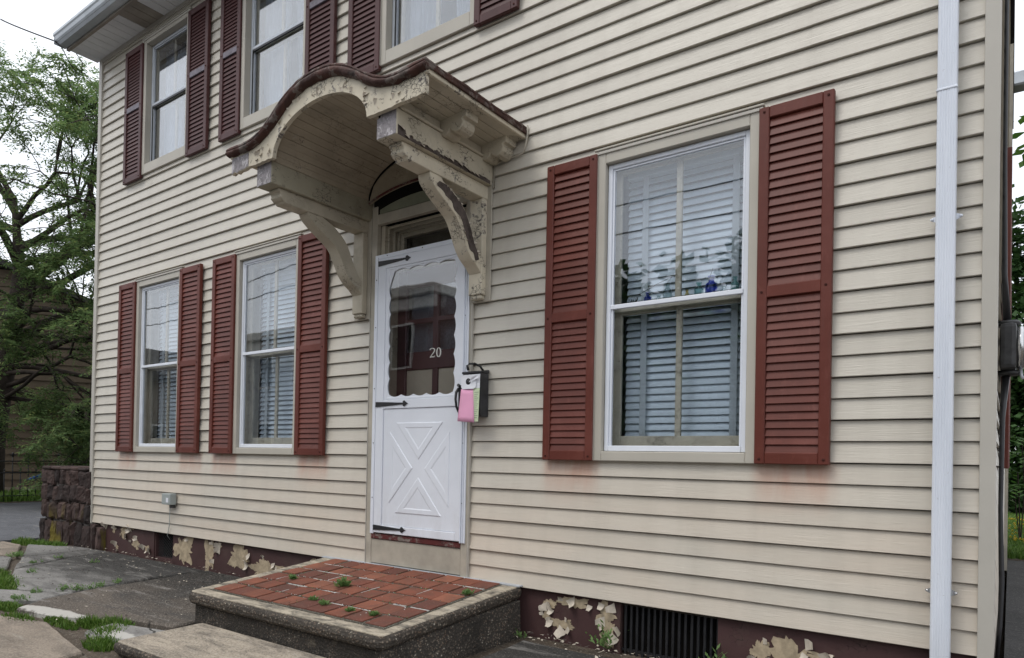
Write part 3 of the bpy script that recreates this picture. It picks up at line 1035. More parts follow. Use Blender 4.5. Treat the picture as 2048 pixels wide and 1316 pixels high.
# cellar grille on the right, mesh vent on the left
gr = MB().box(-1.80, -1.235, 0.10, 0.19, -0.5, -0.005).build("cellar_grille", M['void'], house)
for i in range(16):
    x = -1.785 + i * 0.0358
    MB().box(x, x + 0.014, 0.045, 0.065, -0.32, -0.006).build("bar", M['black'], gr, bevel=0.003)
MB().box(-1.80, -1.235, 0.05, 0.06, -0.285, -0.27).build("rail", M['black'], gr)
vn = MB().box(-7.07, -6.70, 0.12, 0.19, -0.5, -0.005).build("foundation_vent", M['void'], house)
mb = MB()
for i in range(-12, 16):
    for s in (1, -1):
        a = Vector((-7.07 + i * 0.032, 0.07, -0.27))
        b = a + Vector((s * 0.25, 0, 0.26))
        pts = []
        for q in range(14):
            c = a.lerp(b, q / 13)
            if -7.065 < c.x < -6.705:
                pts.append(c)
        if len(pts) > 1:
            mb.tube([pts[0], pts[-1]], 0.0022, 4, cap=False)
tag(mb.build("wire_mesh", M['black'], vn, fix=False), kind='stuff')
MB().box(-7.075, -7.05, .04, .12, -.28, -.006).box(-6.72, -6.695, .04, .12, -.28, -.006).box(-7.05, -6.72, .04, .12, -.30, -.262).build("vent_frame", M['maroon'], vn)

# ------------------------------------------------------------------ windows


def window(xa, xb, z0, z1, up):
    w = empty("window", ((xa + xb) / 2, 0, z0), house)
    cw = 0.066
    if up:
        a0, a1, f0, f1 = xa + cw, xb - cw, z0 + 0.10, z1 - 0.055
    else:
        a0, a1, f0, f1 = xa + cw, xb - cw, z0 + 0.055, z1 - 0.078
    fy = 0.036 if up else 0.008
    cs = MB()
    cs.box(xa, a0, -0.022, 0.048, z0, z1)
    cs.box(a1, xb, -0.022, 0.048, z0, z1)
    cs.box(a0, a1, -0.022, 0.048, z0, f0)
    cs.box(a0, a1, -0.022, 0.048, f1, z1)
    cs.build("casing", M['almond'], w, bevel=0.004)
    lip = MB()
    lip.box(xa, xa + 0.018, -0.030, -0.0225, z0 + .002, z1 - .002)
    lip.box(xb - 0.018, xb, -0.030, -0.0225, z0 + .002, z1 - .002)
    lip.box(xa + .018, xb - .018, -0.030, -0.0225, z1 - 0.02, z1 - .002)
    tag(lip.build("casing_edge", M['corner'], w, bevel=0.002), kind='stuff')
    MB().box(xa - .005, xb + .005, -0.034, 0.0, z1 + 0.002, z1 + 0.014).build("drip_cap", M['almond'], w, bevel=0.003)
    fm = M['alu'] if up else M['white']
    t = 0.030
    st = MB()
    st.box(a0 + .003, a0 + t, fy, fy + 0.03, f0 + .002, f1 - .003)
    st.box(a1 - t, a1 - .003, fy, fy + 0.03, f0 + .002, f1 - .003)
    st.box(a0 + t, a1 - t, fy, fy + 0.03, f1 - t, f1 - .003)
    st.box(a0 + t, a1 - t, fy - .004, fy + 0.03, f0 + .002, f0 + t + .004)
    st.build("storm_frame", fm, w, bevel=0.003)
    # inner raised track of the storm frame
    tr = MB()
    k = t + 0.001
    tr.box(a0 + k, a0 + k + .012, fy + .008, fy + 0.028, f0 + k + .004, f1 - k)
    tr.box(a1 - k - .012, a1 - k, fy + .008, fy + 0.028, f0 + k + .004, f1 - k)
    tr.box(a0 + k + .012, a1 - k - .012, fy + .008, fy + 0.028, f1 - k - .012, f1 - k)
    tr.build("storm_track", fm, w, bevel=0.002)
    if not up:
        MB().box(a0 - .002, a1 + .002, -0.010, 0.0075, z0 + .026, z0 + .052).build("sill", M['white'], w, bevel=0.004)
    zr = f0 + (f1 - f0) * 0.5
    MB().box(a0 + k, a1 - k, fy - .003, fy + 0.012, zr - .013, zr + .013).build("meeting_rail", fm, w, bevel=0.003)
    gm = M['glass_up'] if up else M['glass']
    if up:
        MB().box(a0 + k + .012, a1 - k - .012, fy - .004, fy + .010, zr - .030, zr - .0135).box(a0 + k, a0 + k + .011, fy - .001, fy + .0075, f0 + k + .01, zr - .014).build("gasket", M['black'], w)
    MB().box(a0 + k + .002, a1 - k - .002, fy + .013, fy + .016, zr + .0132, f1 - k - .006).build("pane", gm, w)
    MB().box(a0 + k + .002, a1 - k - .002, fy + .020, fy + .023, f0 + k + .004, zr + .006).build("pane", gm, w)
    # old wooden sashes behind
    sy = 0.072
    rv = MB()
    rv.box(xa + .02, a0 + .004, 0.049, 0.199, z0 + .02, z1 - .02)
    rv.box(a1 - .004, xb - .02, 0.049, 0.199, z0 + .02, z1 - .02)
    rv.box(a0 + .004, a1 - .004, 0.049, 0.199, z0 + .014, f0 + .03)
    rv.box(a0 + .004, a1 - .004, 0.049, 0.199, f1 - .004, z1 - .02)
    rv.build("reveal", M['sash'], w)
    b0, b1 = a0 + .008, a1 - .008
    for nm, za, zb, yy in (("sash", f0 + .032, zr + .005, sy + .026), ("sash", zr - .02, f1 - .006, sy)):
        lo = nm == "sash" and za < zr - .1
        s = MB()
        sw = 0.052
        s.box(b0, b0 + sw, yy, yy + .022, za, zb)
        s.box(b1 - sw, b1, yy, yy + .022, za, zb)
        s.box(b0 + sw, b1 - sw, yy, yy + .022, za, za + (0.06 if lo else 0.034))
        s.box(b0 + sw, b1 - sw, yy, yy + .022, zb - .04, zb)
        s.box((b0 + b1) / 2 - .017, (b0 + b1) / 2 + .017, yy + .001, yy + .021, za + .03, zb - .03)
        s.build(nm, M['sash'], w, bevel=0.003)
        MB().box(b0 + sw, b1 - sw, yy + .009, yy + .012, za + .035, zb - .04).build("pane", M['glass_in'], w)
    return w, b0, b1, f0, f1, zr


slat_me = {}


def blind(b0, b1, f0, f1, label):
    y = 0.195
    b0, b1 = b0 + 0.030, b1 - 0.010
    t = empty("venetian_blind", ((b0 + b1) / 2, y, f1 - 0.02))
    tag(t, label, "blind", "venetian blinds in the ground floor windows")
    w = round(b1 - b0 - 0.02, 3)
    xm = (b0 + b1) / 2
    if w not in slat_me:
        q = MB()
        L, d = w, 0.05
        prof = []
        for i in range(5):
            u = i / 4 - 0.5
            prof.append((u * d, 0.0035 * (1 - 4 * u * u)))
        vs, fs = [], []
        for sx in (-L / 2, L / 2):
            for a, b in prof:
                vs.append((sx, a, b))
        for sx in (-L / 2, L / 2):
            for a, b in prof:
                vs.append((sx, a, b - 0.0025))
        for i in range(4):
            fs += [(i, i + 1, 5 + i + 1, 5 + i), (10 + i, 15 + i, 15 + i + 1, 10 + i + 1)]
        fs += [(0, 5, 15, 10), (4, 14, 19, 9), tuple([0, 10, 11, 1]), (1, 11, 12, 2), (2, 12, 13, 3), (3, 13, 14, 4), (5, 6, 16, 15), (6, 7, 17, 16), (7, 8, 18, 17), (8, 9, 19, 18)]
        q.add(vs, fs)
        slat_me[w] = q.mesh("slat", M['blind'])
    n = int((f1 - f0 - 0.06) / 0.0425)
    rr = random.Random(int(xm * 100))
    for i in range(n):
        z = f1 - 0.07 - i * 0.0425
        ang = R(62) + R(7) * math.sin(i * 0.31 + xm) + rr.uniform(-.05, .05)
        inst("slat", slat_me[w], (xm, y, z), t, (ang, 0, rr.uniform(-.002, .002)))
    MB().box(b0 + .01, b1 - .01, y - .03, y + .024, f1 - .045, f1 - .005).build("head_rail", M['blind'], t, bevel=0.003)
    for fx in (0.17, 0.86):
        x = b0 + (b1 - b0) * fx
        MB().box(x - .019, x + .019, y - .031, y - .0295, f0 + .04, f1 - .046).build("ladder_tape", M['tape'], t)


def curtains(b0, b1, f0, f1, label, seed):
    y0 = 0.185
    t = empty("window_curtain", ((b0 + b1) / 2, y0, f1))
    tag(t, label, "curtain", "white curtains in the upper windows")
    for side in (0, 1):
        n, m = 60, 8
        vs, fs = [], []
        W_ = (b1 - b0)
        for j in range(m + 1):
            v = j / m
            top = W_ * 0.50
            bot = W_ * (0.36 if side else 0.44)
            wd = top + (bot - top) * v
            for i in range(n + 1):
                u = i / n
                x = b0 + u * wd if side == 0 else b1 - u * wd
                y = y0 + 0.018 * math.sin(u * 40 + seed + 0.8 * math.sin(v * 3)) + 0.008 * math.sin(u * 91 + v * 2)
                vs.append((x, y + side * .03, f1 - 0.01 - v * (f1 - f0 - .03)))
        for j in range(m):
            for i in range(n):
                fs.append((j * (n + 1) + i, j * (n + 1) + i + 1, (j + 1) * (n + 1) + i + 1, (j + 1) * (n + 1) + i))
        MB().add(vs, fs, 0, True).build("drape", M['curtain'], t, fix=False)
    MB().tube([(b0 + .01, y0, f1 - .01), (b1 - .01, y0, f1 - .01)], .008, 8).build("rod", M['white'], t)
    MB().box(b0 + .02, b1 - .02, y0 + .09, y0 + .094, f0 + (f1 - f0) * .62, f1 - .02).build("roller_shade", M['curtain'], t)


LBL = ["pale slatted blind inside the ground floor window nearest the stone wall",
       "pale slatted blind inside the window just left of the front door",
       "pale slatted blind inside the window with bottles on its sash"]
for (a, b), lb in zip(LOW, LBL):
    w, b0, b1, f0, f1, zr = window(a, b, LZ0, LZ1, False)
    blind(b0, b1, f0, f1, lb)
    if a > -3:
        BOT = (b0, b1, zr)
LBU = ["white curtain in the upper window at the left corner of the house", "white curtain in the upper window partly hidden by the door hood",
       "white curtain in the upper window whose top is cut off, above the hood's right side"]
for i, ((a, b), lb) in enumerate(zip(UPP, LBU)):
    w, b0, b1, f0, f1, zr = window(a, b, UZ0, UZ1, True)
    curtains(b0, b1, f0, f1, lb, i * 1.7)

# bottles on the lower sash of the right-hand window
zb = BOT[2] + 0.0055
BY = 0.122
MB().box(BOT[0] + .052, BOT[1] - .052, .0985, .145, zb - .022, zb - .0005).build("bottle_ledge", M['sash'], house)


def bottle(x, r_, h, mat, label, neck=0.45, shoulder=0.62):
    y, z = BY, zb
    pr = [(r_ * .9, 0), (r_, .004), (r_, h * shoulder), (r_ * .8, h * (shoulder + .07)), (r_ * neck, h * (shoulder + .13)), (r_ * neck, h * .92), (r_ * neck * 1.35, h * .93), (r_ * neck * 1.35, h), (r_ * neck * .8, h)]
    pr += [(r_ * neck * .75, h * .8), (r_ * .88, h * shoulder), (r_ * .88, .008)]
    b = MB().lathe(pr, (x, y, z), n=14)
    o = b.build("glass_bottle", mat, None, origin=(x, y, z))
    tag(o, label, "bottle", "old bottles on the window sash")


bottle(-1.709, .021, .085, M['cobalt'], "small dark blue bottle, leftmost blue one behind the window glass")
bottle(-1.640, .021, .058, M['clear'], "short clear bottle right beside the small dark blue bottle")
bottle(-1.588, .027, .122, M['clear'], "tall clear bottle just left of the window's centre bar")
bottle(-1.472, .021, .070, M['amber'], "straw-coloured little flask just right of the window's centre bar", .35, .45)
bottle(-1.404, .026, .100, M['aqua'], "pale aqua bottle left of the big cobalt bottle")
bottle(-1.334, .033, .125, M['cobalt'], "big cobalt blue bottle, largest on the window sash")
bottle(-1.261, .025, .060, M['clear'], "low clear bottle right of the big cobalt bottle")
bottle(-1.205, .023, .105, M['aqua'], "tall pale bottle at the right end of the window sash")
o = MB().tube([(-1.349, BY - .004, zb + .10), (-1.338, BY - .004, zb + .13), (-1.322, BY - .012, zb + .165)], .0015, 5).build("dried_twig", M['bark'], None, origin=(-1.349, BY, zb + .1))
tag(o, "short dried twig standing in the big cobalt bottle", "twig")
o = MB().tube([(-1.60, BY, zb + .11), (-1.56, BY - .01, zb + .150), (-1.65, BY - .012, zb + .12), (-1.76, BY - .01, zb + .075)], .0016, 5).build("dried_twig", M['bark'], None, origin=(-1.6, BY, zb + .1))
tag(o, "long dried twig leaning left from the tall clear bottle", "twig")
mb = MB()
rr = random.Random(5)
for _ in range(40):
    a = rr.uniform(0, 6.28)
    q = rr.uniform(.01, .045)
    c = Vector((-1.80, BY, zb))
    mb.tube([c + Vector((0, 0, .004)), c + Vector((q * math.cos(a), .3 * q * math.sin(a), rr.uniform(.02, .07)))], .0012, 4, cap=False)
mb.lathe([(.02, 0), (.025, .012), (.022, .03)], (-1.80, BY, zb), n=10)
tag(mb.build("dried_flower_bunch", M['bark'], None, fix=False, origin=(-1.80, BY, zb)), "little brown bunch of dried stems in the left corner of the sash", "dried flowers")

# ------------------------------------------------------------------ shutters
lv_me = {}


def louvre_mesh(w, mat):
    k = (round(w, 3), mat.name)
    if k not in lv_me:
        q = MB().obox((0, 0, 0), (w, 0.006, 0.0475), Matrix.Rotation(R(-15), 3, 'X'))
        lv_me[k] = q.mesh("louvre", mat, bevel=0.0015)
    return lv_me[k]


def shutter(x0, x1, z0, z1, mat, single, n, midmat=None, house_=None, mid=0.48):
    st, rl = 0.050, 0.058
    yf, yb = -0.042, -0.008
    zm = z0 + (z1 - z0) * mid
    f = MB()
    f.box(x0, x0 + st, yf, yb, z0, z1)
    f.box(x1 - st, x1, yf, yb, z0, z1)
    f.box(x0 + st, x1 - st, yf + .001, yb, z0, z0 + rl)
    f.box(x0 + st, x1 - st, yf + .001, yb, z1 - rl, z1)
    s = f.build("shutter", mat, house, bevel=0.004)
    MB().box(x0 + st - .002, x1 - st + .002, yf + .002, yb, zm - .028, zm + .028).build("middle_rail", midmat or mat, s, bevel=0.003)
    MB().box(x0 + st - .004, x1 - st + .004, -0.0125, -0.0085, z0 + rl - .004, z1 - rl + .004).build("backing", M['dark_gap'], s)
    w = x1 - x0 - 2 * st
    xm = (x0 + x1) / 2
    joined = MB()
    for (a, b) in ((z0 + rl, zm - .028), (zm + .028, z1 - rl)):
        p = (b - a) / n
        for i in range(n):
            z = a + p * (i + .5)
            if single:
                inst("louvre", louvre_mesh(w, mat), (xm, -0.0255, z), s)
            else:
                joined.obox((xm, -0.0255, z), (w, 0.006, 0.0475), Matrix.Rotation(R(-15), 3, 'X'))
    if not single:
        tag(joined.build("louvre_slats", mat, s), kind='stuff')
    sc = MB()
    for x in (x0 + st / 2, x1 - st / 2):
        for z in (z0 + .025, zm, z1 - .025):
            sc.lathe([(.0062, 0), (.0062, -.003), (.003, -.004)], (x, yf, z), 'y', 8)
    tag(sc.build("screw_heads", M['dark_gap'], s), kind='stuff')
    return s


for i, (a, b) in enumerate(SHL):
    shutter(a, b, 0.800, 2.586, M['red'], True, 19)
for i, (a, b) in enumerate(SHU):
    shutter(a, b, 3.668, 5.085, M['maroon_shutter'], False, 17, M['faded_rail'], mid=0.55)

# ------------------------------------------------------------------ front door
tr = empty("door_surround", (-3.39, 0, 0), house)
mb = MB()
mb.box(-3.878, -3.822, -0.020, 0.022, 0.0, 2.655)
mb.box(-2.962, -2.905, -0.020, 0.022, 0.0, 2.655)
mb.box(-3.822, -2.962, -0.020, 0.022, 2.518, 2.592)
mb.build("casing", M['almond_dirty'], tr, bevel=0.004)
MB().box(-3.884, -3.8785, -0.024, 0.0, 0.0, 1.83).build("casing_edge", M['corner'], tr, bevel=0.002)
MB().box(-2.9045, -2.898, -.024, 0, 0.0, 1.83).build("casing_edge", M['corner'], tr, bevel=0.002)
MB().box(-3.8215, -2.9625, -0.016, 0.022, 0.02, 0.196).build("sill_panel", M['almond_dirty'], tr, bevel=0.003)
MB().box(-3.8215, -2.9625, -0.026, 0.2, 0.198, 0.238).build("threshold", M['maroon_wood'], tr, bevel=0.006)
mb = MB()
for xa, xb in ((-3.8215, -3.782), (-3.002, -2.9625)):
    mb.box(xa, xb, 0.0225, 0.20, 0.241, 2.517)
mb.build("jamb", M['cream_soft'], tr)
mb = MB()
mb.box(-3.782, -3.770, .05, .066, 2.288, 2.50)
mb.box(-3.782, -3.764, .10, .118, 2.288, 2.50)
mb.box(-3.782, -3.760, .145, .16, 2.288, 2.50)
mb.box(-3.782, -3.002, .05, .066, 2.498, 2.5165)
mb.box(-3.782, -3.002, .10, .118, 2.492, 2.5165)
mb.box(-3.782, -3.002, .145, .16, 2.486, 2.5165)
mb.build("jamb_moulding", M['cream_soft'], tr, bevel=0.003)
mb = MB()
mb.box(-3.7815, -3.73, .161, .20, 2.20, 2.517)
mb.box(-3.055, -3.0025, .161, .20, 2.20, 2.517)
mb.box(-3.73, -3.055, .161, .20, 2.455, 2.517)
mb.box(-3.73, -3.055, .161, .20, 2.20, 2.26)
mb.build("transom_frame", M['cream_soft'], tr, bevel=0.003)
MB().box(-3.728, -3.057, .178, .182, 2.261, 2.454).build("transom_glass", M['glass'], tr)
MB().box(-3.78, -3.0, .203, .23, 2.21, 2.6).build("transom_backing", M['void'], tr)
# lunette above
mb = MB()
nn = 24
top, bot = [], []
for i in range(nn + 1):
    u = -1 + 2 * i / nn
    x = -3.40 + 0.478 * u
    top.append((x, 2.70 + 0.245 * math.sqrt(max(0, 1 - u * u)) - 0.004))
    bot.append((x, 2.672 + 0.075 * (1 - u * u) ** 0.8))
mb.sheet(top, [(x, min(z, t - 0.002)) for (x, z), (_, t) in zip(bot, top)], 'y', -0.052, -0.030)
mb.build("lunette", M['ceiling'], tr)
mb = MB().sheet([(x, z + .006) for x, z in bot], [(x, z - .006) for x, z in bot], 'y', -0.060, -0.0525)
mb.build("lunette_trim", M['maroon_wood'], tr)
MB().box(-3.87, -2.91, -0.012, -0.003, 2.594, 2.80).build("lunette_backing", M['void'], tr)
gtop = [(x, 2.600 + .075 * (1 - ((x + 3.40) / .478) ** 2)) for x, _ in bot][2:-2]
MB().sheet(gtop, [(x, 2.5935) for x, _ in gtop], 'y', -0.0195, -0.0125).build("arched_board", simple("green_grey_board", (0.20, 0.21, 0.15), 0.7), tr)

sd = empty("storm_door", (-3.38, -0.02, 0.24), house)
mb = MB()
mb.box(-3.826, -3.786, -0.030, -0.0205, 0.236, 2.283)
mb.box(-2.958, -2.920, -0.030, -0.0205, 0.236, 2.283)
mb.box(-3.786, -2.958, -0.030, -0.0205, 2.252, 2.283)
mb.box(-3.792, -3.785, -0.040, -0.0305, 0.236, 2.262)
mb.box(-2.957, -2.950, -0.042, -0.0305, 0.236, 2.262)
mb.box(-2.940, -2.934, -0.040, -0.0305, 0.236, 2.262)
mb.build("outer_frame", M['white'], sd, bevel=0.002)
LX0, LX1, LZa, LZb = -3.783, -2.960, 0.246, 2.249
mb = MB()
mb.box(LX0, -3.706, -0.036, -0.006, LZa, LZb)
mb.box(-2.998, LX1, -0.036, -0.006, LZa, LZb)
mb.box(-3.706, -2.998, -0.036, -0.006, 2.172, LZb)
mb.box(-3.706, -2.998, -0.036, -0.006, 1.148, 1.212)
mb.box(-3.706, -2.998, -0.036, -0.006, LZa, 0.302)
mb.build("leaf", M['door_white'], sd, bevel=0.004, seg=2)
mb = MB()
GX0, GX1, GZ0, GZ1 = -3.674, -3.030, 1.230, 2.155
mb.box(-3.7055, GX0, -0.031, -0.010, 1.2125, 2.1715)
mb.box(GX1, -2.9985, -0.031, -0.010, 1.2125, 2.1715)
mb.box(GX0, GX1, -0.031, -0.010, GZ1, 2.1715)
mb.box(GX0, GX1, -0.031, -0.010, 1.2125, GZ0)
mb.build("glass_insert", M['door_white'], sd, bevel=0.005, seg=2)
MB().box(GX0, GX1, -0.022, -0.019, GZ0, GZ1).build("pane", M['glass_door'], sd)


def scallop():
    """ring between the insert's opening and a scalloped edge, lobes biting outward"""
    ox0, ox1, oz0, oz1 = GX0 - .003, GX1 + .003, GZ0 - .003, GZ1 + .003
    inn, out = [], []
    ix0, ix1, iz0, iz1 = GX0 + .018, GX1 - .018, GZ0 + .018, GZ1 - .018

    def edge(p, q, o0, o1, lobes, nr):
        n = lobes * 10
        for i in range(n):
            u = i / n
            k = (u * lobes) % 1
            d = 0.0155 * (1 - (2 * k - 1) ** 2)
            inn.append((p[0] + (q[0] - p[0]) * u + nr[0] * d, p[1] + (q[1] - p[1]) * u + nr[1] * d))
            out.append((o0[0] + (o1[0] - o0[0]) * u, o0[1] + (o1[1] - o0[1]) * u))
    edge((ix0 + .03, iz1), (ix1 - .0, iz1), (ox0, oz1), (ox1, oz1), 4, (0, 1))
    edge((ix1, iz1), (ix1, iz0), (ox1, oz1), (ox1, oz0), 7, (1, 0))
    edge((ix1, iz0), (ix0, iz0), (ox1, oz0), (ox0, oz0), 5, (0, -1))
    edge((ix0, iz0), (ix0, iz1 - .07), (ox0, oz0), (ox0, oz1), 7, (-1, 0))
    mb = MB()
    n = len(inn)
    vs = []
    for y in (-0.0275, -0.0235):
        vs += [(x, y, z) for x, z in inn] + [(x, y, z) for x, z in out]
    fs = []
    for i in range(n):
        j = (i + 1) % n
        fs += [(i, j, n + j, n + i), (2 * n + i, 3 * n + i, 3 * n + j, 2 * n + j), (i, 2 * n + i, 2 * n + j, j)]
    mb.add(vs, fs)
    mb.build("scalloped_border", M['door_white'], sd)


scallop()
MB().box(-3.7055, -2.9985, -0.028, -0.012, 0.3025, 1.1475).build("kick_panel", M['door_white'], sd, bevel=0.004)
px0, px1, pz0, pz1 = -3.635, -3.065, 0.40, 1.045
cx, cz = (px0 + px1) / 2, (pz0 + pz1) / 2
g_ = 0.062


def raised(tri, name):
    """raised field with a sloped edge"""
    c = Vector((sum(p[0] for p in tri) / 3, sum(p[1] for p in tri) / 3))
    a = [Vector(p) for p in tri]
    rings = []
    for k, y in ((0, -.0281), (.035, -.0322), (.07, -.0330), (.38, -.0330), (.42, -.0315), (.47, -.0300)):
        rings.append([(p.lerp(c, k).x, y, p.lerp(c, k).y) for p in a])
    vs = [v for rg in rings for v in rg]
    fs = []
    for q in range(len(rings) - 1):
        for i in range(3):
            j = (i + 1) % 3
            fs.append((q * 3 + i, q * 3 + j, q * 3 + 3 + j, q * 3 + 3 + i))
    m = len(rings) * 3
    fs.append((m - 3, m - 2, m - 1))
    MB().add(vs, fs).build(name, M['door_white'], sd, fix=True)


raised([(px0 + g_, pz1), (px1 - g_, pz1), (cx, cz + g_)], "raised_field")
raised([(px0 + g_, pz0), (px1 - g_, pz0), (cx, cz - g_)], "raised_field")
raised([(px0, pz0 + g_), (px0, pz1 - g_), (cx - g_ * .9, cz)], "raised_field")
raised([(px1, pz0 + g_), (px1, pz1 - g_), (cx + g_ * .9, cz)], "raised_field")
for z in (2.214, 1.181, 0.284):
    x0, x1 = LX0 + .002, LX0 + .33
    poly = [(x0, z - .019), (x1 - .05, z - .006), (x1 - .048, z - .017), (x1 - .035, z - .021), (x1 - .018, z - .008), (x1, z), (x1 - .018, z + .008), (x1 - .035, z + .021), (x1 - .048, z + .017), (x1 - .05, z + .006), (x0, z + .019)]
    MB().prism(poly, 'y', -0.0425, -0.0365).build("strap_hinge", M['black'], sd, bevel=0.001)
mb = MB()
mb.tube([(-2.968, -.04, 1.262), (-2.968, -.062, 1.258), (-2.974, -.078, 1.235), (-2.976, -.082, 1.19), (-2.970, -.078, 1.14), (-2.966, -.062, 1.108), (-2.966, -.040, 1.100)], [.010, .011, .010, .008, .008, .008, .010], 8)
mb.box(-2.985, -2.958, -.043, -.0365, 1.09, 1.285)
mb.tube([(-2.966, -.043, 1.275), (-2.966, -.07, 1.283)], [.008, .011], 8)
mb.build("door_handle", M['black'], sd)


def stroke(pts, ws, y0, y1):
    mb = MB()
    n = len(pts)
    L, Rr = [], []
    for i in range(n):
        d = Vector(pts[min(i + 1, n - 1)]) - Vector(pts[max(i - 1, 0)])
        d.normalize()
        nr = Vector((-d.y, d.x))
        L.append(Vector(pts[i]) + nr * ws[i])
        Rr.append(Vector(pts[i]) - nr * ws[i])
    mb.sheet([tuple(p) for p in L], [tuple(p) for p in Rr], 'y', y0, y1)
    return mb


dz, dh = 1.490, 0.066
two = [(0.004, .80), (.02, .92), (.16, 1.0), (.34, .95), (.42, .80), (.38, .62), (.24, .40), (.10, .18), (.03, .05)]
pts = [(-3.266 + a * .105, dz + b * dh) for a, b in two]
d2 = stroke(pts, [.0026, .0022, .0016, .0026, .0036, .0032, .002, .0016, .002], -.0262, -.0225)
bs = stroke([(-3.264 + a, dz + .004 + b) for a, b in ((0, 0), (.018, .002), (.036, 0), (.043, .008))], [.002, .0028, .0028, .0012], -.0266, -.0225)
d2.add(bs.v, bs.f)
d2.build("numeral_two", M['digit'], sd)
zp = [(-3.185 + .0175 * math.cos(t), dz + dh / 2 + .031 * math.sin(t)) for t in [2 * math.pi * i / 28 for i in range(29)]]
stroke(zp, [.0014 + .0022 * abs(math.cos(2 * math.pi * i / 28)) for i in range(29)], -.0262, -.0225).build("numeral_zero", M['digit'], sd)
mb = MB()
for z in (0.5, 0.9, 1.3, 1.75, 2.1):
    for x in (-3.806, -2.945):
        mb.lathe([(.004, 0), (.004, -.003), (.001, -.0035)], (x, -.0305, z), 'y', 6)
for x in (-3.7, -3.35, -3.05):
    mb.lathe([(.004, 0), (.004, -.003), (.001, -.0035)], (x, -.0305, 2.268), 'y', 6)
tag(mb.build("screw_heads", M['black'], sd), kind='stuff')

# inner door seen through the storm glass
idr = empty("inner_door", (-3.39, .17, .24), house)
DX0, DX1, dy0, dy1 = -3.78, -3.004, .165, .20
mb = MB()
mb.box(DX0, -3.69, dy0, dy1, .242, 2.195)
mb.box(-3.10, DX1, dy0, dy1, .242, 2.195)
for za, zb_ in ((.242, .46), (1.45, 1.58), (2.06, 2.195), (1.79, 1.825)):
    mb.box(-3.69, -3.10, dy0, dy1, za, zb_)
mb.box(-3.42, -3.37, dy0 + .001, dy1, .46, 2.06)
mb.build("leaf", M['inner_maroon'], idr, bevel=0.004)
for xa, xb in ((-3.688, -3.422), (-3.368, -3.102)):
    MB().box(xa, xb, dy0 + .012, dy1 - .005, .462, 1.448).build("panel", M['inner_cream'], idr, bevel=0.006)
    for za, zb_ in ((1.582, 1.788), (1.827, 2.058)):
        MB().box(xa, xb, dy0 + .014, dy0 + .018, za, zb_).build("pane", M['glass'], idr)
MB().box(-3.70, -3.09, .235, .24, 1.40, 2.10).build("lace_panel", simple("grey_lace", (0.20, 0.22, 0.24), 0.9, 0.1, var=0.3, scale=60), idr)

# ------------------------------------------------------------------ door hood
CX = -3.40
hood = empty("door_hood", (CX, 0, 2.57), house)
hood['label'] = "arched wooden door hood with rusted roof and peeling cream paint on scroll brackets"


def lerp_tab(tab, u):
    for (a, b), (c, d) in zip(tab[:-1], tab[1:]):
        if a <= u <= c:
            return b + (d - b) * (u - a) / (c - a)
    return tab[-1][1]


def smooth_tab(tab, u):
    for i in range(len(tab) - 1):
        a, b = tab[i]
        c, d = tab[i + 1]
        if a <= u <= c:
            p0 = tab[i - 1] if i else (-tab[1][0], tab[1][1])
            p3 = tab[i + 2] if i + 2 < len(tab) else tab[-1]
            t = (u - a) / (c - a)
            m1 = (d - p0[1]) / (c - p0[0] + 1e-9) * (c - a)
            m2 = (p3[1] - b) / (p3[0] - a + 1e-9) * (c - a)
            return (2 * t ** 3 - 3 * t * t + 1) * b + (t ** 3 - 2 * t * t + t) * m1 + (-2 * t ** 3 + 3 * t * t) * d + (t ** 3 - t * t) * m2
    return tab[-1][1]


T_TOP = [(0, 3.106), (.13, 3.096), (.23, 3.068), (.345, 3.012), (.44, 2.951), (.53, 2.898), (.63, 2.866), (.74, 2.860), (.915, 2.868)]
T_BOT = [(0, 3.042), (.13, 3.032), (.24, 2.998), (.35, 2.940), (.45, 2.878), (.55, 2.836), (.66, 2.815), (.78, 2.812), (.915, 2.818)]
tilt = lambda x: 0.017 * (x - CX) / 0.9
N = 64
HW = 0.912
xs = [CX - HW + 2 * HW * i / N for i in range(N + 1)]
topc = [(x, smooth_tab(T_TOP, abs(x - CX)) + tilt(x)) for x in xs]
botc = [(x, smooth_tab(T_BOT, abs(x - CX)) + tilt(x)) for x in xs]
# metal skin, slightly uneven
mb = MB()
ny = 14
vs, fs = [], []
for j in range(ny + 1):
    y = -0.945 + (0.945 - 0.004) * j / ny
    for i, (x, z) in enumerate(topc):
        w = 0.007 * mnoise.noise((x * 7, y * 6, 2.0)) + 0.005 * mnoise.noise((x * 24, y * 20, 5.0))
        vs.append((x, y, z + w))
for j in range(ny + 1):
    y = -0.945 + (0.945 - 0.004) * j / ny
    for i, (x, z) in enumerate(topc):
        vs.append((x, y, z - 0.016))
K = N + 1
B0 = (ny + 1) * K
for j in range(ny):
    for i in range(N):
        fs += [(j * K + i, j * K + i + 1, (j + 1) * K + i + 1, (j + 1) * K + i), (B0 + j * K + i, B0 + (j + 1) * K + i, B0 + (j + 1) * K + i + 1, B0 + j * K + i + 1)]
    fs += [(j * K, (j + 1) * K, B0 + (j + 1) * K, B0 + j * K), (j * K + N, B0 + j * K + N, B0 + (j + 1) * K + N, (j + 1) * K + N)]
for i in range(N):
    fs += [(i, B0 + i, B0 + i + 1, i + 1), (ny * K + i, ny * K + i + 1, B0 + ny * K + i + 1, B0 + ny * K + i)]
mb.add(vs, fs, 0, True)
mb.build("roof_skin", M['rust'], hood)
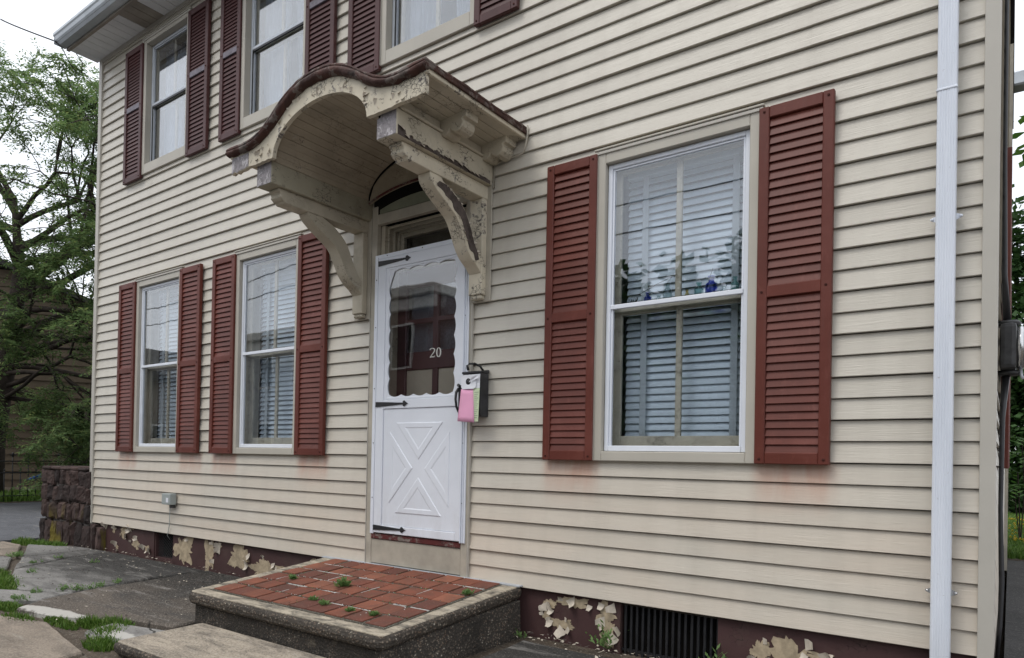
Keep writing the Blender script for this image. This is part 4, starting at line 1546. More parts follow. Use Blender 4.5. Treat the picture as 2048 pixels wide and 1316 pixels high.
# rolled front edge below the skin
mb = MB()
prof = [(-0.944, 0.0), (-0.952, -0.35), (-0.943, -0.75), (-0.922, -1.0), (-0.912, -1.0), (-0.905, -0.5), (-0.905, 0.0)]
vs, fs = [], []
for i in range(K):
    bulge = 0.006 * mnoise.noise((xs[i] * 17, 8.0, 1)) + 0.004 * mnoise.noise((xs[i] * 47, 8.0, 1))
    x, zt = topc[i]
    zb_ = botc[i][1]
    rag = 0.008 * mnoise.noise((x * 19, 5.0, 0)) + 0.005 * mnoise.noise((x * 55, 1.0, 0))
    for py, pz in prof:
        vs.append((x, py - bulge * (1 if pz < 0 and py < -.93 else 0), zt - 0.0165 + (zt - 0.0165 - zb_) * pz + rag * (1 if pz < -.3 else 0)))
P_ = len(prof)
for i in range(K - 1):
    for q in range(P_):
        fs.append((i * P_ + q, i * P_ + (q + 1) % P_, (i + 1) * P_ + (q + 1) % P_, (i + 1) * P_ + q))
fs += [tuple(range(P_)), tuple((K - 1) * P_ + q for q in range(P_))[::-1]]
mb.add(vs, fs, 0, True)
mb.build("rolled_edge", M['rust'], hood)
# curved front board with the arch cut out
AX, AZ, AS = 0.437, 0.246, 2.702


def arch_z(x):
    u = (x - CX) / AX
    if abs(u) >= 1:
        return 2.704 + tilt(x)
    return max(2.704, AS + AZ * math.sqrt(1 - u * u)) + tilt(x)


fx = [CX - 0.885 + 1.77 * i / 150 for i in range(151)]
fx = sorted(fx + [CX - AX, CX + AX, CX - AX + .004, CX + AX - .004, CX - AX + .012, CX + AX - .012])
ft = [(x, smooth_tab(T_BOT, abs(x - CX)) + tilt(x) + 0.012) for x in fx]
fb = []
for x in fx:
    z = arch_z(x)
    if abs(x - CX) > AX + .01:
        z += 0.006 * mnoise.noise((x * 30, 3.3, 0))
    if x < CX - 0.66:
        z += 0.012 * mnoise.noise((x * 26, 7.3, 0))
    fb.append((x, z))
MB().sheet(ft, fb, 'y', -0.912, -0.884).build("front_board", M['cream'], hood)
# weathered left tip of the front board
k = [i for i, x in enumerate(fx) if x < CX - 0.69]
MB().sheet([(fx[i], ft[i][1] - 0.02) for i in k], [(fx[i], fb[i][1] + .004) for i in k], 'y', -0.9145, -0.9125).build("bare_board_end", M['bare_wood'], hood)
# barrel ceiling: one plank at a time
BX, BZ = 0.486, 0.262
npl = 22
angs = [math.pi - math.pi * i / npl for i in range(npl + 1)]
for i in range(npl):
    a0, a1 = angs[i] - 0.0016, angs[i + 1] + 0.0016
    q = []
    for t in (a0, (a0 + a1) / 2, a1):
        q.append((CX + BX * math.cos(t), 2.700 + BZ * math.sin(t)))
    p = [(CX + (BX + .014) * math.cos(t), 2.700 + (BZ + .014) * math.sin(t)) for t in (a0, (a0 + a1) / 2, a1)]
    dz_ = rng.uniform(-.0008, .0008)
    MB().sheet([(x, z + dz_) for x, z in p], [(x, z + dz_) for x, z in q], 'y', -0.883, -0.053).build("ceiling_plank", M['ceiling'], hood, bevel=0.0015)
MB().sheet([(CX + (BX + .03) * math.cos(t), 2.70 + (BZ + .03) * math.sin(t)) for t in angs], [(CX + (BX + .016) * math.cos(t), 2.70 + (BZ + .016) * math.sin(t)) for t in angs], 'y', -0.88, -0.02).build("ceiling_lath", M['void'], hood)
for sgn in (-1, 1):
    bx0, bx1 = (-4.052, -3.893) if sgn < 0 else (-2.917, -2.758)
    zt = 2.716 + tilt((bx0 + bx1) / 2)
    zb_ = zt - 0.146
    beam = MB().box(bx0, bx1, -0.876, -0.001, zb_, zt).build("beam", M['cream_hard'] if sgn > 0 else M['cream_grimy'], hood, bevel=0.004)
    MB().box(bx0 + .004, bx1 - .004, -0.8785, -0.8765, zb_ + .004, zt - .004).build("end_grain", M['bare_wood'], beam)
    out = bx0 if sgn < 0 else bx1
    s = sgn
    # ledge moulding, frieze board and sloping soffit planks out to the eave
    a, b = sorted((out - s * .012, out + s * .014))
    MB().box(a, b, -0.86, -0.002, zt + .001, zt + .016).build("ledge_moulding", M['cream_soft'], hood, bevel=0.004)
    a, b = sorted((out - s * .03, out - s * .012))
    MB().box(a, b, -0.88, -0.002, zt + .017, zt + .105).build("frieze_board", M['cream_soft'], hood, bevel=0.002)
    e0, e1 = out - s * .012, CX + s * 0.875
    for q in range(4):
        u0, u1 = q / 4 + .008, (q + 1) / 4 - .008
        xa, xb = e0 + (e1 - e0) * u0, e0 + (e1 - e0) * u1
        za, zc = zt + .070 + .030 * u0, zt + .070 + .030 * u1
        MB().sheet([(xa, za + .012), (xb, zc + .012)], [(xa, za), (xb, zc)], 'y', -0.884, -0.002).build("soffit_plank", M['cream_soft'], hood, bevel=0.0015)
    a, b = sorted((CX + s * 0.876, CX + s * 0.900))
    zo = 2.868 + tilt(a)
    MB().box(a, b, -0.918, -0.002, zo - .062, zo - .018).build("eave_strip", M['cream'], hood, bevel=0.003)
    a, b = sorted((CX + s * 0.9005, CX + s * 0.914))
    MB().box(a, b, -0.9455, -0.002, zo - .040, zo - .014).build("eave_drip", M['rust'], hood, bevel=0.003)
    # scroll corbels under the eave
    for yc in (-0.452, -0.062):
        c = MB()
        p0 = out - s * .010
        zt2 = zt + .088
        prof = [(0, .005), (0, -.098), (.02, -.108), (.045, -.106), (.066, -.092), (.076, -.076), (.092, -.094), (.118, -.104), (.146, -.100), (.166, -.084), (.174, -.060), (.166, -.040), (.178, -.034), (.196, -.034), (.196, .012), (.10, .008)]
        c.prism([(p0 + s * q, zt2 + w) for q, w in prof], 'y', yc - .058, yc + .058)
        c.build("corbel", M['cream_soft'], hood, bevel=0.004)
    # bracket
    k0, k1 = (-4.030, -3.922) if sgn < 0 else (-2.898, -2.790)
    zq = zb_ - .001
    arm = [(-.002, zq), (-.80, zq), (-.80, zq - .018), (-.790, zq - .024), (-.782, zq - .038), (-.788, zq - .052), (-.770, zq - .068), (-.752, zq - .074), (-.742, zq - .086), (-.55, zq - .088), (-.002, zq - .088)]
    MB().prism(arm, 'x', k0, k1).build("bracket_arm", M['cream'] if sgn > 0 else M['cream_soft'], hood, bevel=0.004)
    zp_ = zq - .089
    MB().box(k0, k1, -.066, -.017, 1.865, zp_).build("bracket_post", M['cream'] if sgn > 0 else M['cream_soft'], hood, bevel=0.004)
    MB().box(k0 + .008, k1 - .008, -.058, -.017, 1.838, 1.8645).build("post_foot", M['cream_hard'], hood, bevel=0.006)
    low = [(-.562, zp_), (-.556, 2.455), (-.530, 2.425), (-.475, 2.388), (-.400, 2.345), (-.315, 2.292), (-.262, 2.215), (-.215, 2.130), (-.165, 2.075), (-.110, 2.040), (-.067, 2.002)]
    upr = [(-.455, zp_), (-.446, 2.472), (-.410, 2.460), (-.345, 2.436), (-.275, 2.392), (-.215, 2.335), (-.175, 2.262), (-.138, 2.190), (-.110, 2.142), (-.088, 2.118), (-.067, 2.104)]

    def dense(c):
        o_ = []
        for i in range(len(c) - 1):
            p0 = c[max(i - 1, 0)]
            p1, p2 = c[i], c[i + 1]
            p3 = c[min(i + 2, len(c) - 1)]
            for t in (0, .25, .5, .75):
                f = lambda e: 0.5 * (2 * p1[e] + (p2[e] - p0[e]) * t + (2 * p0[e] - 5 * p1[e] + 4 * p2[e] - p3[e]) * t * t + (3 * p1[e] - p0[e] - 3 * p2[e] + p3[e]) * t ** 3)
                o_.append((f(0), f(1)))
        o_.append(c[-1])
        return o_
    low, upr = dense(low), dense(upr)
    br = MB().sheet(upr, low, 'x', k0 + .004, k1 - .004).build("bracket_brace", M['cream'] if sgn > 0 else M['cream_soft'], hood, bevel=0.003)
    if sgn > 0:
        # paint gone along the lower edge of the outer beam face
        hi, lo = [], []
        for i in range(61):
            y_ = -.868 + .835 * i / 60
            q_ = .022 + .030 * mnoise.noise((y_ * 7, 1, 0)) + .018 * mnoise.noise((y_ * 23, 4, 0)) + .01 * mnoise.noise((y_ * 60, 4, 0)) + (.03 if y_ < -.80 else 0)
            lo.append((y_, zb_ + .002))
            hi.append((y_, zb_ + .003 + max(q_, .003)))
        MB().sheet(hi, lo, 'x', bx1 - .001, bx1 + .0012).build("bare_edge", M['dark_wood'], hood)
        rq = random.Random(8)
        for i in range(2, 58, 3):
            if rq.random() < .75:
                y_, z_ = hi[i]
                s_ = rq.uniform(.010, .026)
                vs = [(bx1 + .0015, y_ - s_, z_ + .002), (bx1 + .0015, y_ + s_, z_ + .003), (bx1 + .010 + s_ * .2, y_ + s_ * .5, z_ - s_ * .8), (bx1 + .012 + s_ * .3, y_ - s_ * .5, z_ - s_ * .6)]
                MB().add(vs, [(0, 1, 2, 3)]).build("paint_curl", M['curl'], hood, fix=False)
        # long bare strip where the paint has come off the right brace
        n = len(low)
        hi, lo = [], []
        for i in range(5, n - 3):
            a_, b_ = Vector(upr[i]), Vector(low[i])
            m = 0.06 + 0.10 * mnoise.noise((i * .35, 2, 0)) + 0.05 * mnoise.noise((i * 1.3, 2, 0))
            w_ = 0.72 + 0.24 * mnoise.noise((i * .3, 9, 0)) + 0.08 * mnoise.noise((i * 1.5, 9, 0))
            e_ = min(1, (i - 5) / 3, (n - 4 - i) / 3)
            c_ = 0.35
            hi.append(tuple(a_.lerp(b_, c_ + (max(m, .03) - c_) * e_)))
            lo.append(tuple(a_.lerp(b_, c_ + (w_ - c_) * e_)))
        MB().sheet(hi, lo, 'x', k1 - .0038, k1 - .0028).build("bare_strip", M['dark_wood'], hood)
        rr = random.Random(4)
        for i in range(3, len(hi) - 2, 2):
            for src, dr in ((hi, 1), (lo, -1)):
                if rr.random() < .7:
                    y_, z_ = src[i]
                    s_ = rr.uniform(.012, .03)
                    vs = [(k1 - .002, y_, z_), (k1 - .002, y_ + s_ * .5, z_ - s_ * .9), (k1 + .006 + s_ * .3, y_ + .010 * dr, z_ - s_ * .35), (k1 + .004, y_ - s_ * .2, z_ - s_ * .6)]
                    MB().add(vs, [(0, 1, 2), (0, 2, 3)]).build("paint_curl", M['curl'], hood, fix=False)
    a, b = (k0 - .03, k1 + .035)
    MB().box(a, b, -.016, -.006, 1.825, zb_ + .02).build("wall_board", M['almond_dirty'], hood, bevel=0.003)
# paint chips lifting off the front board
rr = random.Random(9)
for _ in range(46):
    x = rr.uniform(CX - .62, CX + .86)
    z0_, z1_ = arch_z(x) + .015, smooth_tab(T_BOT, abs(x - CX)) + tilt(x) - .01
    if z1_ - z0_ < .03:
        continue
    z = rr.uniform(z0_, z1_)
    s_ = rr.uniform(.008, .024)
    a = rr.uniform(0, 6.28)
    d = Vector((math.cos(a), 0, math.sin(a)))
    e = Vector((-d.z, 0, d.x))
    c = Vector((x, -.9125, z))
    vs = [c + d * s_, c - d * s_ * .8, c + e * s_ * .6 + Vector((0, -s_ * .5, 0)), c + e * s_ * .5 + d * s_ * .7 + Vector((0, -s_ * .7, 0))]
    MB().add(vs, [(0, 1, 2), (0, 2, 3)]).build("paint_curl", M['curl'], hood, fix=False)
# lead flashing where the hood meets the siding, right side
MB().tube([(-2.486, -.012, 2.90), (-2.484, -.012, 2.84), (-2.50, -.012, 2.77), (-2.52, -.012, 2.735), (-2.74, -.012, 2.715), (-2.745, -.012, 2.56)], .007, 6).build("flashing", M['almond_dirty'], hood)

# ------------------------------------------------------------------ downspout
ds = MB()
dx0, dx1, dya, dyb = -0.275, -0.201, -0.090, -0.030
prof = []
nf = 6
for i in range(nf):
    x = dx0 + .008 + (dx1 - dx0 - .016) * i / nf
    w = (dx1 - dx0 - .016) / nf
    prof += [(x + .001, dya), (x + w * .55, dya), (x + w * .65, dya + .0018), (x + w * .95, dya + .0018)]
prof = [(dx0, dyb), (dx0, dya + .010), (dx0 + .003, dya + .003)] + prof + [(dx1 - .006, dya), (dx1 - .002, dya + .004), (dx1, dya + .010), (dx1, dyb)]
ds.prism(prof, 'z', -0.40, 5.25)
dsp = ds.build("downspout", M['spout'], house)
for zc_ in (2.42, 4.2):
    MB().box(dx0 - .0025, dx1 + .0025, dya - .0025, dyb + .001, zc_, zc_ + .012).build("crimped_joint", M['spout'], dsp, bevel=0.003)
for z, m in ((1.885, M['white']), (0.262, M['steel'])):
    mb = MB()
    for s, x in ((-1, dx0), (1, dx1)):
        a, b = sorted((x, x + s * .028))
        mb.prism([(x, z - .014), (x + s * .022, z - .004), (x + s * .024, z + .004), (x, z + .014)] if s > 0 else [(x, z - .014), (x, z + .014), (x - .024, z + .004), (x - .022, z - .004)], 'y', -0.032, -0.026)
        mb.box(a if s > 0 else x - .001, x + .001 if s > 0 else b, -0.0315, -0.006, z - .012, z + .012)
        mb.lathe([(.006, 0), (.006, -.004), (.002, -.006)], (x + s * .016, -.032, z), 'y', 8)
    mb.build("strap", m, dsp)

# ------------------------------------------------------------------ things fixed on or hanging at the front
nid = empty("utility_box", (-6.70, -.07, .29))
tag(nid, "small grey utility box on the lower siding under the left windows", "utility box")
MB().box(-6.745, -6.585, -.072, -.006, .292, .402).build("cover", M['grey_box'], nid, bevel=0.010, seg=2)
MB().box(-6.655, -6.615, -.0745, -.0725, .315, .36).build("sticker", M['paper'], nid)
MB().box(-6.640, -6.600, -.05, -.006, .262, .2915).build("cable_gland", M['iron'], nid, bevel=0.004)
MB().tube([(-6.69, -.012, .292), (-6.695, -.012, .18), (-6.70, -.012, .08), (-6.715, -.012, .03), (-6.735, -.010, -.02), (-6.74, .02, -.06)], .0035, 6).build("wire", M['grey_box'], nid)

mbx = empty("letterbox", (-2.832, -.05, 1.07))
tag(mbx, "black steel letterbox on the siding right of the front door", "letterbox")
MB().prism([(-.094, 1.352), (-.094, 1.085), (-.080, 1.070), (-.008, 1.070), (-.008, 1.352)], 'x', -2.908, -2.757).build("body", M['blackbox'], mbx, bevel=0.006, seg=2)
MB().prism([(-.100, 1.347), (-.100, 1.362), (-.02, 1.376), (-.006, 1.376), (-.006, 1.353), (-.09, 1.353)], 'x', -2.913, -2.752).build("lid", M['blackbox'], mbx, bevel=0.004)
MB().tube([(-2.858, -.098, 1.372), (-2.858, -.110, 1.400), (-2.850, -.100, 1.412), (-2.835, -.06, 1.418), (-2.815, -.03, 1.402), (-2.803, -.012, 1.375)], [.009, .009, .007, .007, .007, .008], 8).build("latch", M['black'], mbx)
MB().box(-2.86, -2.80, -.0975, -.0945, 1.30, 1.322).build("name_plate", M['iron'], mbx)
MB().lathe([(.016, 0), (.018, -.012), (.014, -.022), (.004, -.025)], (-2.840, -.0945, 1.295), 'y', 14).build("knob", M['black'], mbx)


def paper(name, pts_cols, mat_list, label, cat, y, curl, hole=None, grp=None):
    pass


# door hanger: white head with a hole round the knob, pink tail
mb = MB()
yy = -.117
cxh, czh, rh = -2.840, 1.295, .021
ring_i = [(cxh + rh * math.cos(t), czh + rh * math.sin(t)) for t in [2 * math.pi * i / 24 for i in range(24)]]
ox0, ox1, oz0, oz1 = -2.899, -2.776, 1.247, 1.338
ring_o = []
for i in range(24):
    t = 2 * math.pi * i / 24
    c, s = math.cos(t), math.sin(t)
    kx = ((ox1 - cxh) if c > 0 else (cxh - ox0)) / max(abs(c), 1e-6)
    kz = ((oz1 - czh) if s > 0 else (czh - oz0)) / max(abs(s), 1e-6)
    k = min(kx, kz)
    rag = 0.006 * mnoise.noise((i * 1.7, 4, 0)) if s > 0.3 else 0
    ring_o.append((cxh + c * k + rag, czh + s * k + rag))
vs = [(x, yy, z) for x, z in ring_i] + [(x, yy - .003 * math.sin((x - ox0) * 25), z) for x, z in ring_o]
mb.add(vs, [(i, (i + 1) % 24, 24 + (i + 1) % 24, 24 + i) for i in range(24)], 0)
vs, fs = [], []
for j in range(7):
    v = j / 6
    z = 1.2475 - v * .208
    for i in range(7):
        u = i / 6
        x = (-2.899 - .018 * v) + u * ((.096 + .040 * v))
        vs.append((x, yy - .010 * v - .012 * math.sin(u * 3.0) * v + .006 * u, z - .010 * u * v))
for j in range(6):
    for i in range(6):
        fs.append((j * 7 + i, j * 7 + i + 1, (j + 1) * 7 + i + 1, (j + 1) * 7 + i))
mb.add(vs, fs, 1, True)
o = mb.build("door_hanger", [M['paper'], M['pink']], None, fix=False, origin=(-2.84, yy, 1.295))
so = o.modifiers.new("thickness", 'SOLIDIFY')
so.thickness = 0.0008
tag(o, "pink and white paper notice hung on the letterbox by the door", "paper notice")
mb = MB()
mb.add([(-2.822, -.1105, 1.250), (-2.750, -.1105, 1.250), (-2.752, -.118, 1.036), (-2.80, -.118, 1.036)], [(0, 1, 2, 3)], 0)
mb.add([(-2.822, -.1105, 1.340), (-2.748, -.1105, 1.340), (-2.750, -.1105, 1.2505), (-2.822, -.1105, 1.2505)], [(0, 1, 2, 3)], 1)
mb.add([(-2.832, -.124, 1.288), (-2.752, -.128, 1.312), (-2.752, -.122, 1.335), (-2.795, -.135, 1.322)], [(0, 1, 2, 3)], 1)
for i in range(14):
    z = 1.225 - i * .0125
    y = -.1112 - (1.25 - z) / .214 * .0075
    mb.add([(-2.79, y, z), (-2.758 - .006 * (i % 3), y, z), (-2.758 - .006 * (i % 3), y - .0003, z - .003), (-2.79, y - .0003, z - .003)], [(0, 1, 2, 3)], 2)
o = mb.build("door_hanger", [M['green_paper'], M['paper'], M['print']], None, fix=False, origin=(-2.79, -.11, 1.3))
so = o.modifiers.new("thickness", 'SOLIDIFY')
so.thickness = 0.0008
tag(o, "pale green printed notice hanging behind the pink one", "paper notice")

# ------------------------------------------------------------------ entry stoop
stoop = empty("entry_stoop", (-3.40, -.6, -.33))
tag(stoop, "raised front stoop with red pavers and pebbled concrete sides", "stoop")


def sz(y):
    return 0.004 + 0.090 * y           # the top falls towards the street


SX0, SX1, SY0 = -4.325, -2.500, -1.158
YB = -0.022


def sk(x, y):
    """the slab is a little wider at the wall than at its front"""
    t = (y - SY0) / (YB - SY0)
    return x + t * (.045 if x > -3.4 else -.025)


# body
bx0, bx1, by0 = SX0 + .05, SX1 - .035, SY0 + .045
body = MB()
vs = [(bx0, YB, sz(YB) - .075), (bx1 + .075, YB, sz(YB) - .075), (bx1, by0, sz(by0) - .075), (bx0, by0, sz(by0) - .075),
      (bx0, YB, -.5), (bx1 + .095, YB, -.5), (bx1 + .02, by0, -.5), (bx0, by0, -.5)]
body.add(vs, [(0, 1, 2, 3), (4, 7, 6, 5), (0, 4, 5, 1), (1, 5, 6, 2), (2, 6, 7, 3), (3, 7, 4, 0)])
body.build("riser_block", M['agg'], stoop, bevel=0.01)
# rounded nosing slab
nb = []
rad = .05
pts = [(SX0, YB), (SX0, SY0), (SX1, SY0), (SX1, YB)]


def rounded(inset, rads):
    out = [(SX0 + inset, YB)]
    for (cx_, cy_, a0) in ((SX0 + rads, SY0 + rads, math.pi), (SX1 - rads, SY0 + rads, 1.5 * math.pi)):
        for i in range(7):
            t = a0 + i * math.pi / 12
            out.append((cx_ + (rads - inset) * math.cos(t), cy_ + (rads - inset) * math.sin(t)))
    out.append((SX1 - inset, YB))
    return out


lay = [(.022, 0.0), (.006, -.008), (0.0, -.026), (.004, -.050), (.020, -.068), (.045, -.076)]
vs, fs = [], []
cnt = None
for ins, dz_ in lay:
    rg = rounded(ins, .075)
    cnt = len(rg)
    for x, y in rg:
        x = sk(x, y)
        j = 0.004 * mnoise.noise((x * 14, y * 14, dz_ * 40))
        vs.append((x + j, y + j, sz(y) + dz_))
for l in range(len(lay) - 1):
    for i in range(cnt - 1):
        fs.append((l * cnt + i, l * cnt + i + 1, (l + 1) * cnt + i + 1, (l + 1) * cnt + i))
fs.append(tuple(range(cnt)))
fs.append(tuple((len(lay) - 1) * cnt + i for i in range(cnt))[::-1])
for l in range(len(lay) - 1):
    fs.append((l * cnt, (l + 1) * cnt, (l + 1) * cnt + cnt - 1, l * cnt + cnt - 1))
MB().add(vs, fs, 0, False).build("nosing", M['agg_light'], stoop)
# cement border and joint bed
TX0, TX1, TY0, TY1 = -4.190, -2.600, -1.045, -0.035
cb = MB()
o1 = [(SX0 + .024, YB), (SX0 + .024, SY0 + .04), (SX0 + .05, SY0 + .024), (SX1 - .05, SY0 + .024), (SX1 - .024, SY0 + .04), (SX1 - .024, YB)]
vs = [(sk(x, y), y, sz(y) + .001) for x, y in o1] + [(sk(x, y), y, sz(y) + .006) for x, y in [(a + (.004 if a < CX else -.004), b) for a, b in o1]]
n = 6
cb.add(vs, [tuple(range(n))[::-1], tuple(range(n, 2 * n))] + [(i, (i + 1) % n, n + (i + 1) % n, n + i) for i in range(n)])
cb.build("cement_border", M['coping'], stoop)
jb = [(TX0 - .01, TY1 + .01), (TX0 - .01, TY0 - .01), (TX1 + .01, TY0 - .01), (TX1 + .01, TY1 + .01)]
MB().add([(x, y, sz(y) + .003) for x, y in jb] + [(x, y, sz(y) + .0092) for x, y in jb], [(3, 2, 1, 0), (4, 5, 6, 7), (0, 1, 5, 4), (1, 2, 6, 5), (2, 3, 7, 6), (3, 0, 4, 7)]).build("joint_bed", M['joint'], stoop)
ncol, nrow = 10, 6
pw, pd = (TX1 - TX0) / ncol, (TY1 - TY0) / nrow
pv = MB()
pv.box(-pw / 2 + .006, pw / 2 - .006, -pd / 2 + .008, pd / 2 - .008, -.012, .0)
pvm = [pv.mesh("paver", M['paver'], bevel=0.0035, seg=2)]
rr = random.Random(21)
MJ = []
for j in range(nrow):
    sh = (0, .42, .1, .5, .05, .45)[j] * pw * 0.8
    for i in range(ncol):
        x = TX0 + pw * (i + .5) + (sh - pw * .14) * (0.55 if 0 < i < ncol - 1 else 0.0) + rr.uniform(-.006, .006)
        y = TY0 + pd * (j + .5) + rr.uniform(-.003, .003)
        o = inst("paver", pvm[0], (x, y, sz(y) + .0155 + rr.uniform(-.0025, .0025)), stoop,
                 (math.atan(.090) + rr.uniform(-.012, .012), rr.uniform(-.01, .01), rr.uniform(-.012, .012)))
        o.scale = (rr.uniform(.965, 1.0), rr.uniform(.96, 1.0), 1)
# surviving white mortar in some joints
for _ in range(22):
    j = rr.randrange(1, nrow)
    i = rr.randrange(0, ncol)
    if rr.random() < .62:
        x0 = TX0 + pw * (i + rr.uniform(0, .5))
        l = rr.uniform(.08, .24)
        y = TY0 + pd * j + rr.uniform(-.002, .002)
        x1 = min(x0 + l, TX1)
        mb = MB()
        n = 8
        t, b = [], []
        for q in range(n + 1):
            x = x0 + (x1 - x0) * q / n
            w = .0052 + .0045 * mnoise.noise((x * 40, j, 0)) + .003 * mnoise.noise((x * 110, j, 3))
            t.append((x, y + w))
            b.append((x, y - w))
        vs = [(x, y_, sz(y_) + .0135) for x, y_ in t] + [(x, y_, sz(y_) + .0135) for x, y_ in b]
        vs += [(v[0], v[1], v[2] - .006) for v in vs]
        k = n + 1
        fs = []
        for q in range(n):
            fs += [(q, k + q, k + q + 1, q + 1), (q, q + 1, 2 * k + q + 1, 2 * k + q), (k + q, 3 * k + q, 3 * k + q + 1, k + q + 1)]
        mb.add(vs, fs)
    else:
        x = TX0 + pw * max(i, 1) + rr.uniform(-.01, .03)
        y0 = TY0 + pd * (j - .5 - rr.uniform(0, .5))
        y1 = y0 + pd * rr.uniform(.7, 1.0)
        mb = MB()
        mb.add([(x - .004, y0, sz(y0) + .0135), (x + .004, y0, sz(y0) + .0135), (x + .005, y1, sz(y1) + .0135), (x - .003, y1, sz(y1) + .0135)], [(0, 1, 2, 3)])
    mb.build("mortar_strip", M['mortar'], stoop, fix=False)
# crumbs of mortar and moss sitting in the open joints
mb = MB()
for _ in range(700):
    if rr.random() < .6:
        j = rr.randrange(1, nrow)
        x, y = rr.uniform(TX0, TX1), TY0 + pd * j + rr.gauss(0, .005)
    else:
        x, y = TX0 + pw * rr.randrange(1, ncol) + rr.gauss(0, .03), rr.uniform(TY0, TY1)
    s_ = rr.uniform(.002, .0065)
    z = sz(y) + .0145
    a = rr.uniform(0, 6.28)
    c_, n_ = math.cos(a) * s_, math.sin(a) * s_
    mb.add([(x + c_, y + n_, z), (x - n_, y + c_, z), (x - c_, y - n_, z), (x, y, z + s_ * .8)], [(0, 1, 3), (1, 2, 3), (2, 0, 3)], rr.choice((0, 1, 1, 2)))
tag(mb.build("joint_crumbs", [M['mortar'], M['soil'], M['weed']], stoop, fix=False), kind='stuff')
# loose flashing strip at the wall
mb = MB()
mb.box(-4.345, -2.46, -.046, -.006, sz(-.03) + .006, sz(-.03) + .014)
mb.build("wall_flashing", M['alu'], stoop)

step = empty("lower_step", (-3.4, -1.42, -.36))
tag(step, "lower concrete front step with sandy tread and pebbled nosing", "step")
lx0, lx1, ly0, ly1 = -4.165, -2.62, -1.675, -1.135
lay = [(.018, 0.0), (.004, -.008), (0.0, -.024), (.006, -.050), (.018, -.062), (.030, -.08), (.030, -.25)]


def rounded2(ins, rd):
    out = [(lx0 + ins, ly1)]
    for (cx_, cy_, a0) in ((lx0 + rd, ly0 + rd, math.pi), (lx1 - rd, ly0 + rd, 1.5 * math.pi)):
        for i in range(6):
            t = a0 + i * math.pi / 10
            out.append((cx_ + (rd - ins) * math.cos(t), cy_ + (rd - ins) * math.sin(t)))
    out.append((lx1 - ins, ly1))
    return out


lz = lambda y: -.279 + .02 * (y + 1.15)
vs, fs = [], []
for ins, dz_ in lay:
    rg = rounded2(ins, .05)
    cnt = len(rg)
    vs += [(x + .004 * mnoise.noise((x * 13, y * 13, dz_)), y + .004 * mnoise.noise((x * 13, y * 13, dz_ + 9)), lz(y) + dz_) for x, y in rg]
for l in range(len(lay) - 1):
    for i in range(cnt - 1):
        fs.append((l * cnt + i, l * cnt + i + 1, (l + 1) * cnt + i + 1, (l + 1) * cnt + i))
    fs.append((l * cnt, (l + 1) * cnt, (l + 1) * cnt + cnt - 1, l * cnt + cnt - 1))
fs.append(tuple(range(cnt)))
MB().add(vs, fs).build("nosing", M['agg_light'], step)
rg = rounded2(.02, .05)
vs = [(x, y, lz(y) + .0005) for x, y in rg] + [(x, y, lz(y) + .004) for x, y in rg]
n = len(rg)
MB().add(vs, [tuple(range(n))[::-1], tuple(range(n, 2 * n))] + [(i, (i + 1) % n, n + (i + 1) % n, n + i) for i in range(n)]).build("tread", M['tread'], step)

# ------------------------------------------------------------------ stone garden wall at the left corner
sw = empty("stone_wall", (-9.05, .1, -.3))
tag(sw, "low wall of dark brown rough stones at the left corner of the house", "wall")
MB().box(-9.66, -8.40, .0, .40, -.5, .555).build("core", M['stone_joint'], sw)
rr = random.Random(31)


def stone(x0, x1, z0, z1, seed, y0=-.030, y1=.05):
    nx, nz = 7, 7
    vs, fs = [], []
    cx_, cz_ = (x0 + x1) / 2, (z0 + z1) / 2
    ta, tb = mnoise.noise((seed, 1, 0)) * .06, mnoise.noise((seed, 5, 0)) * .05
    for j in range(nz + 1):
        for i in range(nx + 1):
            u, v = i / nx * 2 - 1, j / nz * 2 - 1
            q = max(abs(u), abs(v))
            x = cx_ + (x1 - x0) / 2 * u * (1 - .03 * v ** 4)
            z = cz_ + (z1 - z0) / 2 * v * (1 - .03 * u ** 4)
            d = (1 - q ** 12) * .014 + .012 * mnoise.noise((x * 9, z * 9, seed)) + .011 * mnoise.noise((x * 30, z * 30, seed))
            d += (ta * u + tb * v) * (1 - q ** 6)
            vs.append((x + .013 * mnoise.noise((x * 13, z * 13, seed + 4)), y0 - d, z + .013 * mnoise.noise((x * 13, z * 13, seed + 8))))
    K_ = nx + 1
    for j in range(nz):
        for i in range(nx):
            fs.append((j * K_ + i, j * K_ + i + 1, (j + 1) * K_ + i + 1, (j + 1) * K_ + i))
    rim = [i for i in range(K_)] + [j * K_ + nx for j in range(1, nz + 1)] + [nz * K_ + i for i in range(nx - 1, -1, -1)] + [j * K_ for j in range(nz - 1, 0, -1)]
    b0 = len(vs)
    for i in rim:
        vs.append((vs[i][0], y1, vs[i][2]))
    m = len(rim)
    for i in range(m):
        j = (i + 1) % m
        fs.append((rim[j], rim[i], b0 + i, b0 + j))
    MB().add(vs, fs, 0, False).build("stone", M['stone'], sw)


rows = [(-.34, -.03), (-.03, .19), (.19, .39), (.39, .58)]
sd_ = 0
for ri, (za, zc) in enumerate(rows):
    x = -9.70 + rr.uniform(-.03, .03)
    x_end = -8.12 if ri == 0 else -8.40
    while x < x_end - .08:
        w = rr.uniform(.12, .22)
        if x + w > x_end - .1:
            w = x_end - x
        hz = rr.uniform(-.018, .018)
        stone(x + .006, x + w - .006, za + .005 + hz * (ri > 0), zc - .005 + hz, sd_)
        sd_ += 3.7
        x += w
x = -9.68
while x < -8.5:                                    # cap stones
    w = rr.uniform(.2, .32)
    mb = MB().box(x + .005, min(x + w, -8.42) - .005, -.05, .42, .57, .60 + rr.uniform(0, .012))
    mb.build("cap_stone", M['stone'], sw, bevel=0.012)
    x += w

